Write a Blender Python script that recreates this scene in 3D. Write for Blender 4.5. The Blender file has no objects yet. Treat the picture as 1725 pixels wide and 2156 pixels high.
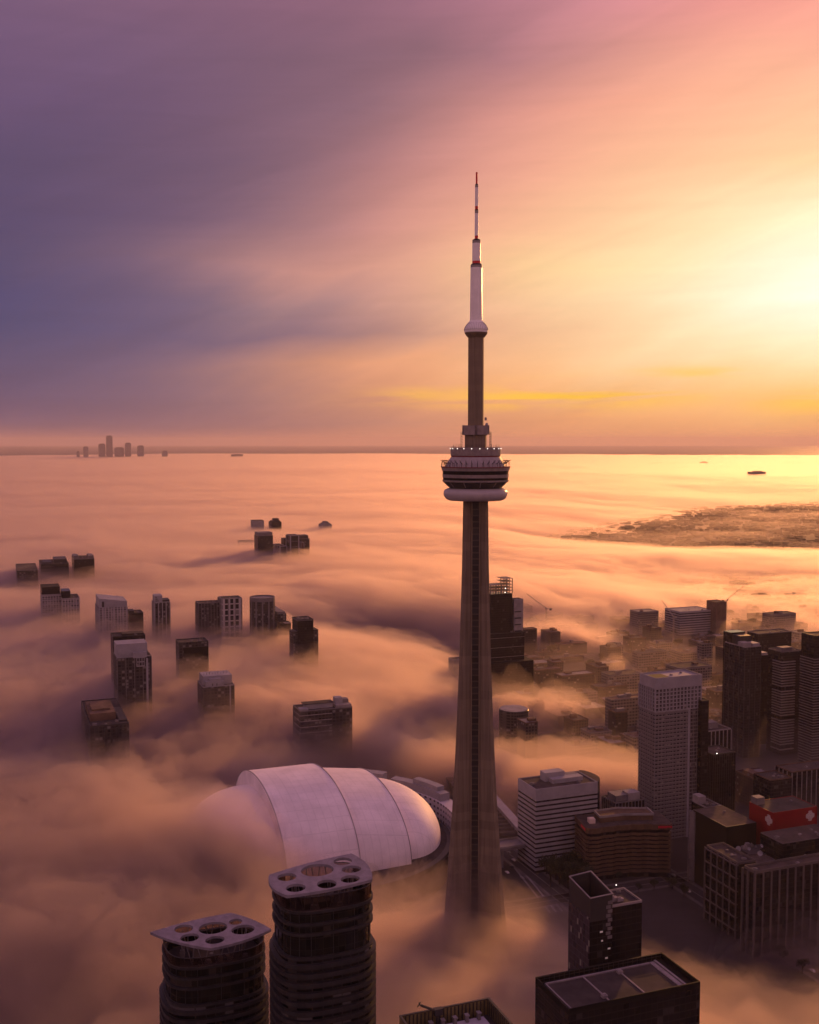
import bpy, bmesh, math, random
import numpy as np
from mathutils import Vector, Matrix

# ------------------------------------------------------------------ camera, sky, sun, exposure
scene = bpy.context.scene
COL = scene.collection
R = math.radians
PI = math.pi
FOC, CX, CY, PITCH, CAMZ = 2300.0, 862.5, 1078.0, R(3.7), 374.0

cam_d = bpy.data.cameras.new('camera')
cam = bpy.data.objects.new('camera', cam_d)
COL.objects.link(cam)
cam.location = (0, 0, CAMZ)
cam.rotation_euler = (R(90) - PITCH, 0, 0)
cam_d.sensor_fit = 'VERTICAL'
cam_d.angle = 2 * math.atan(CY / FOC)
cam_d.clip_start = 1.0
cam_d.clip_end = 200000
scene.camera = cam
scene.view_settings.view_transform = 'Standard'
scene.view_settings.look = 'None'
scene.view_settings.gamma = 1
scene.view_settings.exposure = 0.0
cy = scene.cycles
cy.volume_bounces = 2
cy.max_bounces = 6
cy.diffuse_bounces = 2
cy.glossy_bounces = 2
cy.transparent_max_bounces = 64
cy.use_denoising = True
cy.denoiser = 'OPENIMAGEDENOISE'
cy.caustics_reflective = False
cy.caustics_refractive = False
cy.sample_clamp_indirect = 4.0
cy.use_light_tree = False
cy.adaptive_threshold = 0.02

SUN_AZ, SUN_EL = R(23.0), R(8.6)      # azimuth measured from +Y towards +X


def lin(c):
    return tuple((v / 255 / 12.92) if v / 255 <= 0.04045 else ((v / 255 + 0.055) / 1.055) ** 2.4 for v in c)


def pixdir(px, py):
    a, b = (px - CX) / FOC, (CY - py) / FOC
    return Vector((a, math.cos(PITCH) + b * math.sin(PITCH), -math.sin(PITCH) + b * math.cos(PITCH)))


def pix_azel(px, py):
    d = pixdir(px, py).normalized()
    return math.degrees(math.atan2(d.x, d.y)), math.degrees(math.asin(d.z))


def P(px, py, z=None, y=None):
    """the place seen at that spot of the photograph, at height z or at distance y"""
    d = pixdir(px, py)
    t = (z - CAMZ) / d.z if z is not None else y / d.y
    return Vector((0, 0, CAMZ)) + d * t


class Nodes:
    def __init__(self, tree):
        self.t = tree

    def n(self, kind, **kw):
        nd = self.t.nodes.new(kind)
        for k, v in kw.items():
            setattr(nd, k, v)
        return nd

    def put(self, sock, v):
        if hasattr(v, 'node'):
            self.t.links.new(v, sock)
        elif v is not None:
            sock.default_value = v

    def m(self, op, a, b=None, c=None, clamp=False):
        nd = self.n('ShaderNodeMath', operation=op)
        nd.use_clamp = clamp
        self.put(nd.inputs[0], a)
        self.put(nd.inputs[1], b)
        self.put(nd.inputs[2], c)
        return nd.outputs[0]

    def v(self, op, a, b=None, scale=None):
        nd = self.n('ShaderNodeVectorMath', operation=op)
        self.put(nd.inputs[0], a)
        self.put(nd.inputs[1], b)
        if scale is not None:
            self.put(nd.inputs['Scale'], scale)
        return nd.outputs[1] if op in ('DOT_PRODUCT', 'LENGTH', 'DISTANCE') else nd.outputs[0]

    def mix(self, f, a, b, blend='MIX'):
        nd = self.n('ShaderNodeMix', data_type='RGBA', blend_type=blend)
        self.put(nd.inputs[0], f)
        self.put(nd.inputs[6], a)
        self.put(nd.inputs[7], b)
        return nd.outputs[2]

    def noise(self, vec, scale, detail=2.0, rough=0.5, dist=0.0):
        nd = self.n('ShaderNodeTexNoise')
        self.put(nd.inputs['Vector'], vec)
        nd.inputs['Scale'].default_value = scale
        nd.inputs['Detail'].default_value = detail
        nd.inputs['Roughness'].default_value = rough
        nd.inputs['Distortion'].default_value = dist
        return nd.outputs[0]

    def ramp(self, f, lo, hi):
        nd = self.n('ShaderNodeMapRange', interpolation_type='SMOOTHSTEP')
        self.put(nd.inputs[0], f)
        nd.inputs[1].default_value = lo
        nd.inputs[2].default_value = hi
        return nd.outputs[0]

    def xyz(self, x, y, z):
        nd = self.n('ShaderNodeCombineXYZ')
        self.put(nd.inputs[0], x)
        self.put(nd.inputs[1], y)
        self.put(nd.inputs[2], z)
        return nd.outputs[0]


world = bpy.data.worlds.new('World')
scene.world = world
world.use_nodes = True
wt = world.node_tree
wt.nodes.clear()
W = Nodes(wt)
tc = W.n('ShaderNodeTexCoord')
sep = W.n('ShaderNodeSeparateXYZ')
wt.links.new(tc.outputs['Generated'], sep.inputs[0])
dx, dy, dz = sep.outputs
az0 = W.m('MULTIPLY', W.m('ARCTAN2', dx, dy), 57.29578)
el0 = W.m('MULTIPLY', W.m('ARCSINE', dz), 57.29578)
# cloud layer: the noise that bends it lives on the sky's own directions
nv = W.xyz(W.m('MULTIPLY', az0, 0.05), W.m('MULTIPLY', el0, 0.13), 0.0)
rot = W.xyz(W.m('ADD', W.m('MULTIPLY', az0, 0.030), W.m('MULTIPLY', el0, 0.030)),
            W.m('SUBTRACT', W.m('MULTIPLY', el0, 0.16), W.m('MULTIPLY', az0, 0.075)), 3.0)
n1 = W.m('SUBTRACT', W.noise(rot, 1.0, 4.0, 0.55, 0.4), 0.5)
n2 = W.m('SUBTRACT', W.noise(nv, 1.6, 4.0, 0.55, 0.3), 0.5)
el = W.m('ADD', W.m('ADD', el0, W.m('MULTIPLY', n1, 3.4)), W.m('MULTIPLY', n2, 1.0))
az = W.m('ADD', az0, W.m('MULTIPLY', n1, 6.0))

ROWS = [  # height in the picture: (column, colour of the cloud cover) ...
    (945, [(0, (172, 116, 112)), (300, (162, 113, 114)), (600, (192, 128, 112)), (860, (222, 148, 110)), (1080, (238, 163, 112)), (1290, (238, 163, 112)), (1725, (214, 144, 105))]),
    (890, [(0, (118, 93, 116)), (300, (128, 98, 115)), (600, (160, 116, 117)), (860, (202, 140, 118)), (1080, (232, 158, 116)), (1290, (248, 176, 120)), (1500, (252, 182, 125)), (1725, (243, 173, 115))]),
    (830, [(0, (103, 86, 116)), (300, (122, 97, 118)), (550, (150, 113, 121)), (860, (240, 162, 120)), (1080, (252, 180, 124)), (1290, (254, 194, 134)), (1500, (255, 204, 146)), (1725, (255, 196, 116))]),
    (760, [(0, (92, 82, 118)), (300, (114, 93, 120)), (500, (154, 116, 124)), (720, (228, 156, 124)), (860, (243, 169, 130)), (1080, (252, 188, 140)), (1290, (254, 210, 162)), (1500, (255, 224, 180)), (1725, (256, 236, 198))]),
    (700, [(0, (82, 77, 119)), (300, (100, 86, 121)), (550, (120, 98, 123)), (800, (170, 126, 130)), (1000, (236, 172, 139)), (1290, (254, 209, 163)), (1500, (255, 232, 192)), (1725, (259, 250, 228))]),
    (640, [(0, (79, 73, 117)), (250, (106, 88, 122)), (430, (116, 95, 123)), (640, (152, 119, 129)), (860, (213, 153, 141)), (1080, (252, 197, 153)), (1290, (255, 221, 175)), (1500, (255, 239, 204)), (1725, (263, 257, 246))]),
    (560, [(0, (81, 72, 112)), (250, (116, 91, 119)), (430, (156, 115, 127)), (600, (192, 137, 134)), (860, (224, 156, 140)), (1080, (254, 203, 150)), (1290, (255, 224, 169)), (1500, (256, 240, 198)), (1725, (259, 252, 234))]),
    (480, [(0, (85, 72, 111)), (300, (104, 81, 113)), (500, (130, 97, 119)), (700, (176, 125, 129)), (860, (218, 148, 139)), (1080, (252, 184, 148)), (1290, (254, 204, 160)), (1500, (256, 229, 180)), (1725, (258, 248, 215))]),
    (360, [(0, (92, 75, 112)), (430, (108, 82, 111)), (640, (136, 99, 117)), (860, (192, 130, 131)), (1080, (241, 164, 145)), (1290, (252, 184, 150)), (1500, (253, 199, 159)), (1725, (254, 211, 164))]),
    (240, [(0, (102, 79, 117)), (430, (115, 85, 114)), (700, (131, 95, 114)), (860, (162, 113, 124)), (1080, (222, 148, 140)), (1290, (249, 169, 145)), (1500, (253, 179, 150)), (1725, (254, 189, 154))]),
    (120, [(0, (114, 86, 122)), (430, (120, 88, 117)), (860, (138, 98, 115)), (1080, (173, 116, 130)), (1290, (213, 143, 140)), (1500, (244, 164, 145)), (1725, (253, 167, 150))]),
    (0, [(0, (128, 95, 127)), (430, (129, 91, 119)), (860, (154, 104, 125)), (1080, (185, 121, 139)), (1290, (214, 139, 149)), (1500, (238, 149, 150)), (1725, (250, 154, 145))]),
]
fac = W.m('DIVIDE', W.m('ADD', az, 24.0), 48.0)
sky_c = None
prev_e = None
for py, stops in ROWS:
    rmp = W.n('ShaderNodeValToRGB')
    cr_ = rmp.color_ramp
    cr_.interpolation = 'B_SPLINE'
    while len(cr_.elements) < len(stops):
        cr_.elements.new(0.5)
    for e_, (px, c) in zip(cr_.elements, stops):
        e_.position = (pix_azel(px, py)[0] + 24.0) / 48.0
    for e_, (px, c) in zip(cr_.elements, stops):
        e_.color = tuple(v / 1.3 for v in lin(c)) + (1,)
    W.put(rmp.inputs[0], fac)
    e = pix_azel(860, py)[1]
    sky_c = rmp.outputs[0] if sky_c is None else W.mix(W.m('DIVIDE', W.m('SUBTRACT', el, prev_e), e - prev_e, clamp=True), sky_c, rmp.outputs[0])
    prev_e = e
sky_c = W.v('SCALE', sky_c, None, 1.3)
# the rest of the dome: dusky mauve overhead, behind and to the sides
BACK = (0.60, 0.325, 0.335, 1)
TOP = (0.36, 0.20, 0.36, 1)
side = W.ramp(W.m('ABSOLUTE', az0), 28.0, 75.0)
high = W.ramp(el0, 24.0, 50.0)
sky_c = W.mix(side, sky_c, BACK)
sky_c = W.mix(high, sky_c, TOP)
# thin bright yellow streaks low over the fog, and soft streaks elsewhere
sv = W.xyz(W.m('MULTIPLY', az0, 0.10), W.m('MULTIPLY', W.m('SUBTRACT', el0, W.m('MULTIPLY', az0, 0.03)), 1.3), 7.0)
ns = W.noise(sv, 1.0, 4.0, 0.55, 0.6)
gs = None
for spx, spy, wa, we, amp in ((1180, 836, 6.5, 0.62, 1.0), (1450, 785, 2.6, 0.35, 0.55), (1720, 850, 3.2, 0.55, 0.6), (900, 832, 2.6, 0.4, 0.5)):
    sa, se = pix_azel(spx, spy)
    gx = W.m('MULTIPLY', W.m('SUBTRACT', az0, sa), 1 / wa)
    gy = W.m('MULTIPLY', W.m('SUBTRACT', el0, se), 1 / we)
    g1 = W.m('MULTIPLY', W.m('EXPONENT', W.m('MULTIPLY', W.m('ADD', W.m('MULTIPLY', gx, gx), W.m('MULTIPLY', gy, gy)), -1.0)), amp)
    gs = g1 if gs is None else W.m('MAXIMUM', gs, g1)
sky_c = W.mix(W.m('MULTIPLY', gs, W.ramp(ns, 0.40, 0.56)), sky_c, (1.05, 0.58, 0.06, 1))
soft = W.m('ADD', 1.0, W.m('MULTIPLY', W.m('SUBTRACT', ns, 0.5), 0.16))
sky_c = W.v('SCALE', sky_c, None, soft)
# fainter bands running up to the right across the cloud sheet
dv = W.xyz(W.m('ADD', W.m('MULTIPLY', az0, 0.035), W.m('MULTIPLY', el0, 0.03)), W.m('SUBTRACT', W.m('MULTIPLY', el0, 0.42), W.m('MULTIPLY', az0, 0.15)), 11.0)
nd_ = W.noise(dv, 1.0, 5.0, 0.55, 0.8)
sky_c = W.v('SCALE', sky_c, None, W.m('ADD', 1.0, W.m('MULTIPLY', W.m('SUBTRACT', nd_, 0.5), 0.24)))
bg_c = W.n('ShaderNodeBackground')
W.put(bg_c.inputs[0], sky_c)
bg_c.inputs[1].default_value = 1.0
nish = W.n('ShaderNodeTexSky', sky_type='NISHITA')
nish.sun_disc = False
nish.sun_elevation = SUN_EL
nish.sun_rotation = SUN_AZ
nish.air_density = 1.5
nish.dust_density = 4.0
bg_n = W.n('ShaderNodeBackground')
W.put(bg_n.inputs[0], nish.outputs[0])
bg_n.inputs[1].default_value = 0.05
# almost closed cloud cover: a little of the clear sky's own light comes through it
mx = W.n('ShaderNodeMixShader')
mx.inputs[0].default_value = 0.93
wt.links.new(bg_n.outputs[0], mx.inputs[1])
wt.links.new(bg_c.outputs[0], mx.inputs[2])
wo = W.n('ShaderNodeOutputWorld')
wt.links.new(mx.outputs[0], wo.inputs[0])
world.cycles.sampling_method = 'MANUAL'
world.cycles.sample_map_resolution = 512

sun_d = bpy.data.lights.new('sun', 'SUN')
sun_d.energy = 2.3
sun_d.angle = R(0.6)
sun_d.color = (1.0, 0.425, 0.115)
sun = bpy.data.objects.new('sun', sun_d)
COL.objects.link(sun)
sdir = Vector((math.sin(SUN_AZ) * math.cos(SUN_EL), math.cos(SUN_AZ) * math.cos(SUN_EL), math.sin(SUN_EL)))
sun.rotation_euler = sdir.to_track_quat('Z', 'Y').to_euler()
sun.location = sdir * 3000


# ------------------------------------------------------------------ helpers
def principled(name, color, rough=0.7, metal=0.0, var=0.0, scale=0.1, spec=0.3, coat=0.0):
    m = bpy.data.materials.new(name)
    m.use_nodes = True
    t = m.node_tree
    b = t.nodes['Principled BSDF']
    N = Nodes(t)
    b.inputs['Roughness'].default_value = rough
    b.inputs['Metallic'].default_value = metal
    b.inputs['Specular IOR Level'].default_value = spec
    c = tuple(color) + (1,)
    if var:
        tcn = N.n('ShaderNodeTexCoord')
        f = N.noise(tcn.outputs['Object'], scale, 5.0, 0.6)
        d = tuple(v * (1 - var) for v in color) + (1,)
        u = tuple(min(1, v * (1 + var)) for v in color) + (1,)
        N.put(b.inputs['Base Color'], N.mix(N.ramp(f, 0.3, 0.7), d, u))
    else:
        b.inputs['Base Color'].default_value = c
    return m


def volume_mat(name, color, density, g, absorb=None):
    m = bpy.data.materials.new(name)
    m.use_nodes = True
    t = m.node_tree
    t.nodes.clear()
    o = t.nodes.new('ShaderNodeOutputMaterial')
    v = t.nodes.new('ShaderNodeVolumePrincipled')
    v.inputs['Color'].default_value = tuple(color) + (1,)
    v.inputs['Density'].default_value = density
    v.inputs['Anisotropy'].default_value = g
    if absorb:
        v.inputs['Absorption Color'].default_value = tuple(absorb) + (1,)
    t.links.new(v.outputs[0], o.inputs['Volume'])
    m.cycles.homogeneous_volume = True
    return m


class MB:
    """collects shapes for ONE mesh object"""

    def __init__(self):
        self.v, self.f, self.mi, self.cur = [], [], [], 0

    def add(self, vs, fs):
        o = len(self.v)
        self.v += [tuple(p) for p in vs]
        self.f += [tuple(i + o for i in q) for q in fs]
        self.mi += [self.cur] * len(fs)
        return self

    def box(self, x0, x1, y0, y1, z0, z1):
        return self.add([(x0, y0, z0), (x1, y0, z0), (x1, y1, z0), (x0, y1, z0), (x0, y0, z1), (x1, y0, z1), (x1, y1, z1), (x0, y1, z1)],
                        [(0, 3, 2, 1), (4, 5, 6, 7), (0, 1, 5, 4), (1, 2, 6, 5), (2, 3, 7, 6), (3, 0, 4, 7)])

    def prism(self, poly, z0, z1, top=None):
        n = len(poly)
        t = top or poly
        vs = [(x, y, z0) for x, y in poly] + [(x, y, z1) for x, y in t]
        fs = [tuple(range(n))[::-1], tuple(range(n, 2 * n))] + [(i, (i + 1) % n, n + (i + 1) % n, n + i) for i in range(n)]
        return self.add(vs, fs)

    def ring(self, outer, inner, z0, z1):
        """a band between two outlines with the same number of corners"""
        n = len(outer)
        vs = [(x, y, z0) for x, y in outer] + [(x, y, z1) for x, y in outer] + [(x, y, z0) for x, y in inner] + [(x, y, z1) for x, y in inner]
        fs = []
        for i in range(n):
            j = (i + 1) % n
            fs += [(i, j, n + j, n + i), (2 * n + j, 2 * n + i, 3 * n + i, 3 * n + j), (n + i, n + j, 3 * n + j, 3 * n + i), (j, i, 2 * n + i, 2 * n + j)]
        return self.add(vs, fs)

    def lathe(self, prof, seg=48, cx=0, cy_=0, caps=True):
        n = len(prof)
        vs, fs = [], []
        for k in range(seg):
            a = 2 * PI * k / seg
            vs += [(cx + r * math.cos(a), cy_ + r * math.sin(a), z) for r, z in prof]
        for k in range(seg):
            k2 = (k + 1) % seg
            fs += [(k * n + i, k2 * n + i, k2 * n + i + 1, k * n + i + 1) for i in range(n - 1)]
        if caps:
            fs.append(tuple(k * n for k in range(seg))[::-1])
            fs.append(tuple(k * n + n - 1 for k in range(seg)))
        return self.add(vs, fs)

    def bar(self, a, b, r=0.2, seg=6, r2=None):
        a, b = Vector(a), Vector(b)
        d = (b - a).normalized()
        u = d.orthogonal().normalized()
        w = d.cross(u)
        vs = []
        for p, rr in ((a, r), (b, r if r2 is None else r2)):
            vs += [p + (u * math.cos(2 * PI * k / seg) + w * math.sin(2 * PI * k / seg)) * rr for k in range(seg)]
        fs = [(k, (k + 1) % seg, seg + (k + 1) % seg, seg + k) for k in range(seg)] + [tuple(range(seg))[::-1], tuple(range(seg, 2 * seg))]
        return self.add(vs, fs)

    def mesh(self, name, mats, smooth=False):
        me = bpy.data.meshes.new(name)
        me.from_pydata(self.v, [], self.f)
        if not isinstance(mats, (list, tuple)):
            mats = [mats]
        for m in mats:
            me.materials.append(m)
        if len(mats) > 1:
            me.polygons.foreach_set('material_index', self.mi)
        bm = bmesh.new()
        bm.from_mesh(me)
        bmesh.ops.recalc_face_normals(bm, faces=bm.faces)
        bm.to_mesh(me)
        bm.free()
        if smooth:
            me.polygons.foreach_set('use_smooth', [True] * len(me.polygons))
            try:
                me.set_sharp_from_angle(angle=R(40))
            except Exception:
                pass
        return me

    def build(self, name, mats, parent=None, smooth=False, loc=None, rz=None):
        o = bpy.data.objects.new(name, self.mesh(name, mats, smooth))
        COL.objects.link(o)
        if parent:
            o.parent = parent
        if loc:
            o.location = loc
        if rz:
            o.rotation_euler.z = rz
        return o


def tag(o, label=None, cat=None, group=None, kind=None):
    for k, v in (('label', label), ('category', cat), ('group', group), ('kind', kind)):
        if v:
            o[k] = v
    return o


def thing(name, label, cat, loc=(0, 0, 0), rz=0.0, group=None):
    o = bpy.data.objects.new(name, None)
    COL.objects.link(o)
    o.location = loc
    o.rotation_euler.z = rz
    o.empty_display_size = 1
    return tag(o, label, cat, group)


def dup(src, parent, loc=None, rz=None):
    o = src.copy()
    COL.objects.link(o)
    o.parent = parent
    if loc is not None:
        o.location = loc
    if rz is not None:
        o.rotation_euler.z = rz
    return o


# ------------------------------------------------------------------ value noise for the shape of the fog
_rng = np.random.default_rng(11)
_perm = _rng.permutation(4096)
_val = _rng.random(4096) * 2 - 1


def vnoise(x, y, seed=0):
    xi, yi = np.floor(x).astype(np.int64), np.floor(y).astype(np.int64)
    fx, fy = x - xi, y - yi
    fx, fy = fx * fx * fx * (fx * (fx * 6 - 15) + 10), fy * fy * fy * (fy * (fy * 6 - 15) + 10)

    def h(i, j):
        return _val[_perm[(_perm[(i + seed * 131) & 4095] + j) & 4095]]
    return (h(xi, yi) * (1 - fx) + h(xi + 1, yi) * fx) * (1 - fy) + (h(xi, yi + 1) * (1 - fx) + h(xi + 1, yi + 1) * fx) * fy


def fbm(x, y, wl, octs, seed=0, gain=0.5):
    s, a, t = 0, 1.0, 0
    for k in range(octs):
        c, sn = math.cos(k * 0.9 + seed), math.sin(k * 0.9 + seed)
        s = s + a * vnoise((x * c - y * sn) / wl + 17.3 * k, (x * sn + y * c) / wl - 9.1 * k, seed + k)
        t += a
        a *= gain
        wl *= 0.5
    return s / t * 1.6
# ------------------------------------------------------------------ ground and fog
M_ground = principled('city_ground', (0.034, 0.027, 0.027), 0.9, var=0.35, scale=0.02)
g = MB()
S = 90000
g.add([(-S, -3000, 0), (S, -3000, 0), (S, S, 0), (-S, S, 0)], [(0, 1, 2, 3)])
tag(g.build('ground', M_ground), kind='structure')

M_water = principled('lake_water', (0.03, 0.026, 0.034), 0.65, spec=0.25)
g = MB()
g.add([(-S + 100, 19500, 0.4), (S - 100, 19500, 0.4), (S - 100, S - 100, 0.4), (-S + 100, S - 100, 0.4)], [(0, 1, 2, 3)])
tag(g.build('water', M_water), kind='structure')

# holes and swells of the fog, placed on the map: centre seen at (px, py) at height z, radius across and along, height change
FOGMAP = [
    # clear city on the right
    (1500, 1480, 40, 290, 500, -76), (1680, 1390, 40, 380, 620, -74), (1330, 1370, 40, 320, 380, -58), (1720, 1620, 40, 260, 320, -80),
    (1180, 1400, 40, 140, 300, -50), (1150, 1740, 30, 120, 130, -70), (1330, 1700, 30, 180, 190, -82), (1560, 1740, 30, 170, 170, -85),
    (1120, 1790, 20, 70, 90, -60), (1250, 1830, 20, 120, 70, -66), (1420, 1850, 20, 110, 60, -50),
    # far clearing on the right
    (1720, 1078, 40, 1050, 2200, -132), (1460, 1122, 40, 660, 420, -70), (1560, 1215, 40, 600, 520, -46), (1330, 1122, 40, 500, 160, -40),
    # dark holes in the left part
    (430, 1660, 60, 50, 55, -48), (860, 1305, 60, 210, 110, -42), (650, 1560, 60, 150, 70, -14), (880, 1480, 60, 80, 100, -22), (100, 1560, 60, 150, 120, -12), (850, 1580, 60, 70, 60, -22),
    # stadium stands in a trough
    (830, 1700, 40, 95, 90, -66), (880, 1750, 30, 70, 60, -40), (950, 1650, 30, 80, 110, -40), (820, 1815, 60, 80, 55, -46),
    (450, 1765, 60, 62, 70, 27), (590, 1815, 60, 60, 36, 8),
    # the bank in front of the tower foot
    (1380, 1985, 30, 150, 80, -38), (1640, 2050, 30, 120, 90, -34), (1640, 1905, 40, 60, 30, 62), (1500, 1930, 40, 40, 30, 22),
]


# wisps that lie over the clear part and at the tower foot: place, radii, height of their top
WISPS = [(1105, 1600, 30, 130, 60, 52), (1235, 1605, 30, 75, 45, 50), (1330, 1600, 30, 36, 36, 32), (1100, 1478, 30, 120, 62, 48), (1200, 1466, 30, 62, 36, 36),
         (1195, 1332, 30, 150, 60, 52), (1290, 1380, 30, 60, 40, 26), (1010, 1905, 60, 95, 46, 70), (1060, 1660, 30, 40, 60, 34)]


def fog_top(x, y):
    r = np.hypot(x, y)
    f = 72 + 14 * np.clip((r - 700) / 1800, 0, 1)
    for px, py, z, sa_, sr_, dz_ in FOGMAP:
        c = P(px, py, z)
        rc = math.hypot(c.x, c.y)
        ux, uy = c.x / rc, c.y / rc
        lx = (x - c.x) * uy - (y - c.y) * ux
        ly = (x - c.x) * ux + (y - c.y) * uy
        f = f + dz_ * np.exp(-((lx / sa_) ** 2 + (ly / sr_) ** 2) ** (1.4 if dz_ < 0 and sr_ < 300 else 1.0))
    gap = np.clip((r - 2900) / 800, 0, 1) * np.clip((np.arctan2(x, y) - 0.03) / 0.12, 0, 1) * np.clip((8500 - r) / 2500, 0, 1)
    f = f + gap * (46 * fbm(x * 0.55, y, 1300, 4, 41) + 6)
    for px, py, z, sa_, sr_, tgt in WISPS:
        c = P(px, py, z)
        rc = math.hypot(c.x, c.y)
        ux, uy = c.x / rc, c.y / rc
        lx = (x - c.x) * uy - (y - c.y) * ux
        ly = (x - c.x) * ux + (y - c.y) * uy
        w_ = np.exp(-((lx / sa_) ** 2 + (ly / sr_) ** 2)) * np.clip((0.85 if tgt < 80 else 1.0) + (0.45 if tgt < 80 else 0.2) * fbm(x, y, 130, 4, 31), 0, 1)
        f = np.maximum(f, -45) * (1 - w_) + tgt * w_
    return f


def billow(x, y, wl, octs, seed):
    """puffy crests, creased troughs"""
    s, a, t = 0, 1.0, 0
    for k in range(octs):
        s = s + a * (0.62 - np.abs(fbm(x, y, wl, 1, seed + 3 * k)) * 1.3)
        t += a
        a *= 0.55
        wl *= 0.47
    return -s / t


def fog_relief(x, y, seed):
    r = np.hypot(x, y)
    far = np.clip((r - 900) / 4000, 0, 1)
    wx = x + 40 * fbm(x, y, 150, 3, seed + 5)
    wy = y + 40 * fbm(x, y, 150, 3, seed + 9)
    n = (12 * fbm(wx, wy, 110, 4, seed, 0.55) - 9 * billow(wx + 0.5 * wy, wy, 230, 4, seed + 2)) * (1 - 0.85 * far) + 10 * fbm(wx, wy, 420, 3, seed + 3) * (1 - 0.4 * far)
    return n + 20 * far * fbm(wx * 0.6, wy, 2600, 4, seed + 7)


azs = np.radians(np.concatenate([np.linspace(-46, -23.6, 24), np.linspace(-23.4, 23.4, 310), np.linspace(23.6, 46, 24)]))
rs = np.concatenate([np.geomspace(60, 440, 26), np.geomspace(443, 6000, 320), np.geomspace(6080, 22500, 80)])
NA, NR = len(azs), len(rs)
AZ, RR = np.meshgrid(azs, rs)
GX, GY = RR * np.sin(AZ), RR * np.cos(AZ)
F_BASE = fog_top(GX, GY)
F_N = [fog_relief(GX, GY, s) for s in (1, 2, 4)]


def sheet(name, z, mat, closed=True, zb=-60.0):
    n = NA * NR
    z = np.maximum(z, zb + 20)
    co = np.stack([GX.ravel(), GY.ravel(), z.ravel()], 1)
    i = np.arange(NR - 1)[:, None] * NA + np.arange(NA - 1)[None, :]
    q = np.stack([i, i + 1, i + 1 + NA, i + NA], -1).reshape(-1, 4)
    if closed:
        # skirt down to a flat underside
        e = np.concatenate([np.arange(NA), np.arange(1, NR) * NA + NA - 1, (NR - 1) * NA + np.arange(NA - 2, -1, -1), np.arange(NR - 2, 0, -1) * NA])
        m_ = len(e)
        cb = co[e].copy()
        cb[:, 2] = zb
        co = np.concatenate([co, cb])
        b0 = n + np.arange(m_)
        side = np.stack([b0, np.roll(b0, -1), np.roll(e, -1), e], -1)
        k = np.arange(NA - 1)
        far0 = NA + NR - 2          # place of the far right corner in the loop
        under = np.stack([n + k, n + far0 + (NA - 1 - k), n + far0 + (NA - 2 - k), n + k + 1], -1)
        q = np.concatenate([q, side, under])
    me = bpy.data.meshes.new(name)
    me.vertices.add(len(co))
    me.vertices.foreach_set('co', co.astype(np.float32).ravel())
    me.loops.add(len(q) * 4)
    me.polygons.add(len(q))
    me.loops.foreach_set('vertex_index', q.astype(np.int32).ravel())
    me.polygons.foreach_set('loop_start', np.arange(len(q), dtype=np.int32) * 4)
    me.update(calc_edges=True)
    me.materials.append(mat)
    o = bpy.data.objects.new(name, me)
    COL.objects.link(o)
    return o


FOG_C = (0.955, 0.81, 0.825)
G_FOG = 0.77
SHELLS = [(23, 0.0022), (14, 0.005), (4, 0.011), (-6, 0.022), (-17, 0.05)]
FINE = np.clip((2900 - RR) / 1600, 0, 1)
for k, (off, dens) in enumerate(SHELLS):
    fine = (14, 12, 8, 0, 0)[k] * FINE * fbm(GX + 14 * F_N[1], GY + 14 * F_N[2], 70, 3, 20 + 7 * k, 0.6)
    zz_ = F_BASE + off + (1.4 - 0.08 * k) * (0.75 * F_N[k % 3] + 0.25 * F_N[(k + 1) % 3]) + fine
    tag(sheet('fog', zz_, volume_mat('fog_layer', FOG_C, dens, G_FOG)), kind='stuff')
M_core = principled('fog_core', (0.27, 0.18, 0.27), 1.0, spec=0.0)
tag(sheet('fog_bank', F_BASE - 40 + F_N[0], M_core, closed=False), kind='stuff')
# thin mist lying over the streets
tag(sheet('mist', 20 + 18 * np.clip((3000 - RR) / 900, 0, 1) - 16 * np.clip((1150 - RR) / 300, 0, 1) + 26 * fbm(GX, GY, 300, 3, 8), volume_mat('mist_layer', FOG_C, 0.0009, 0.7)), kind='stuff')
hz = MB()
hz.box(-70000, 70000, -2900, 89000, -1.0, 640)
tag(hz.build('haze', volume_mat('haze_air', (0.85, 0.72, 0.76), 2e-5, 0.35)), kind='stuff')
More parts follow.
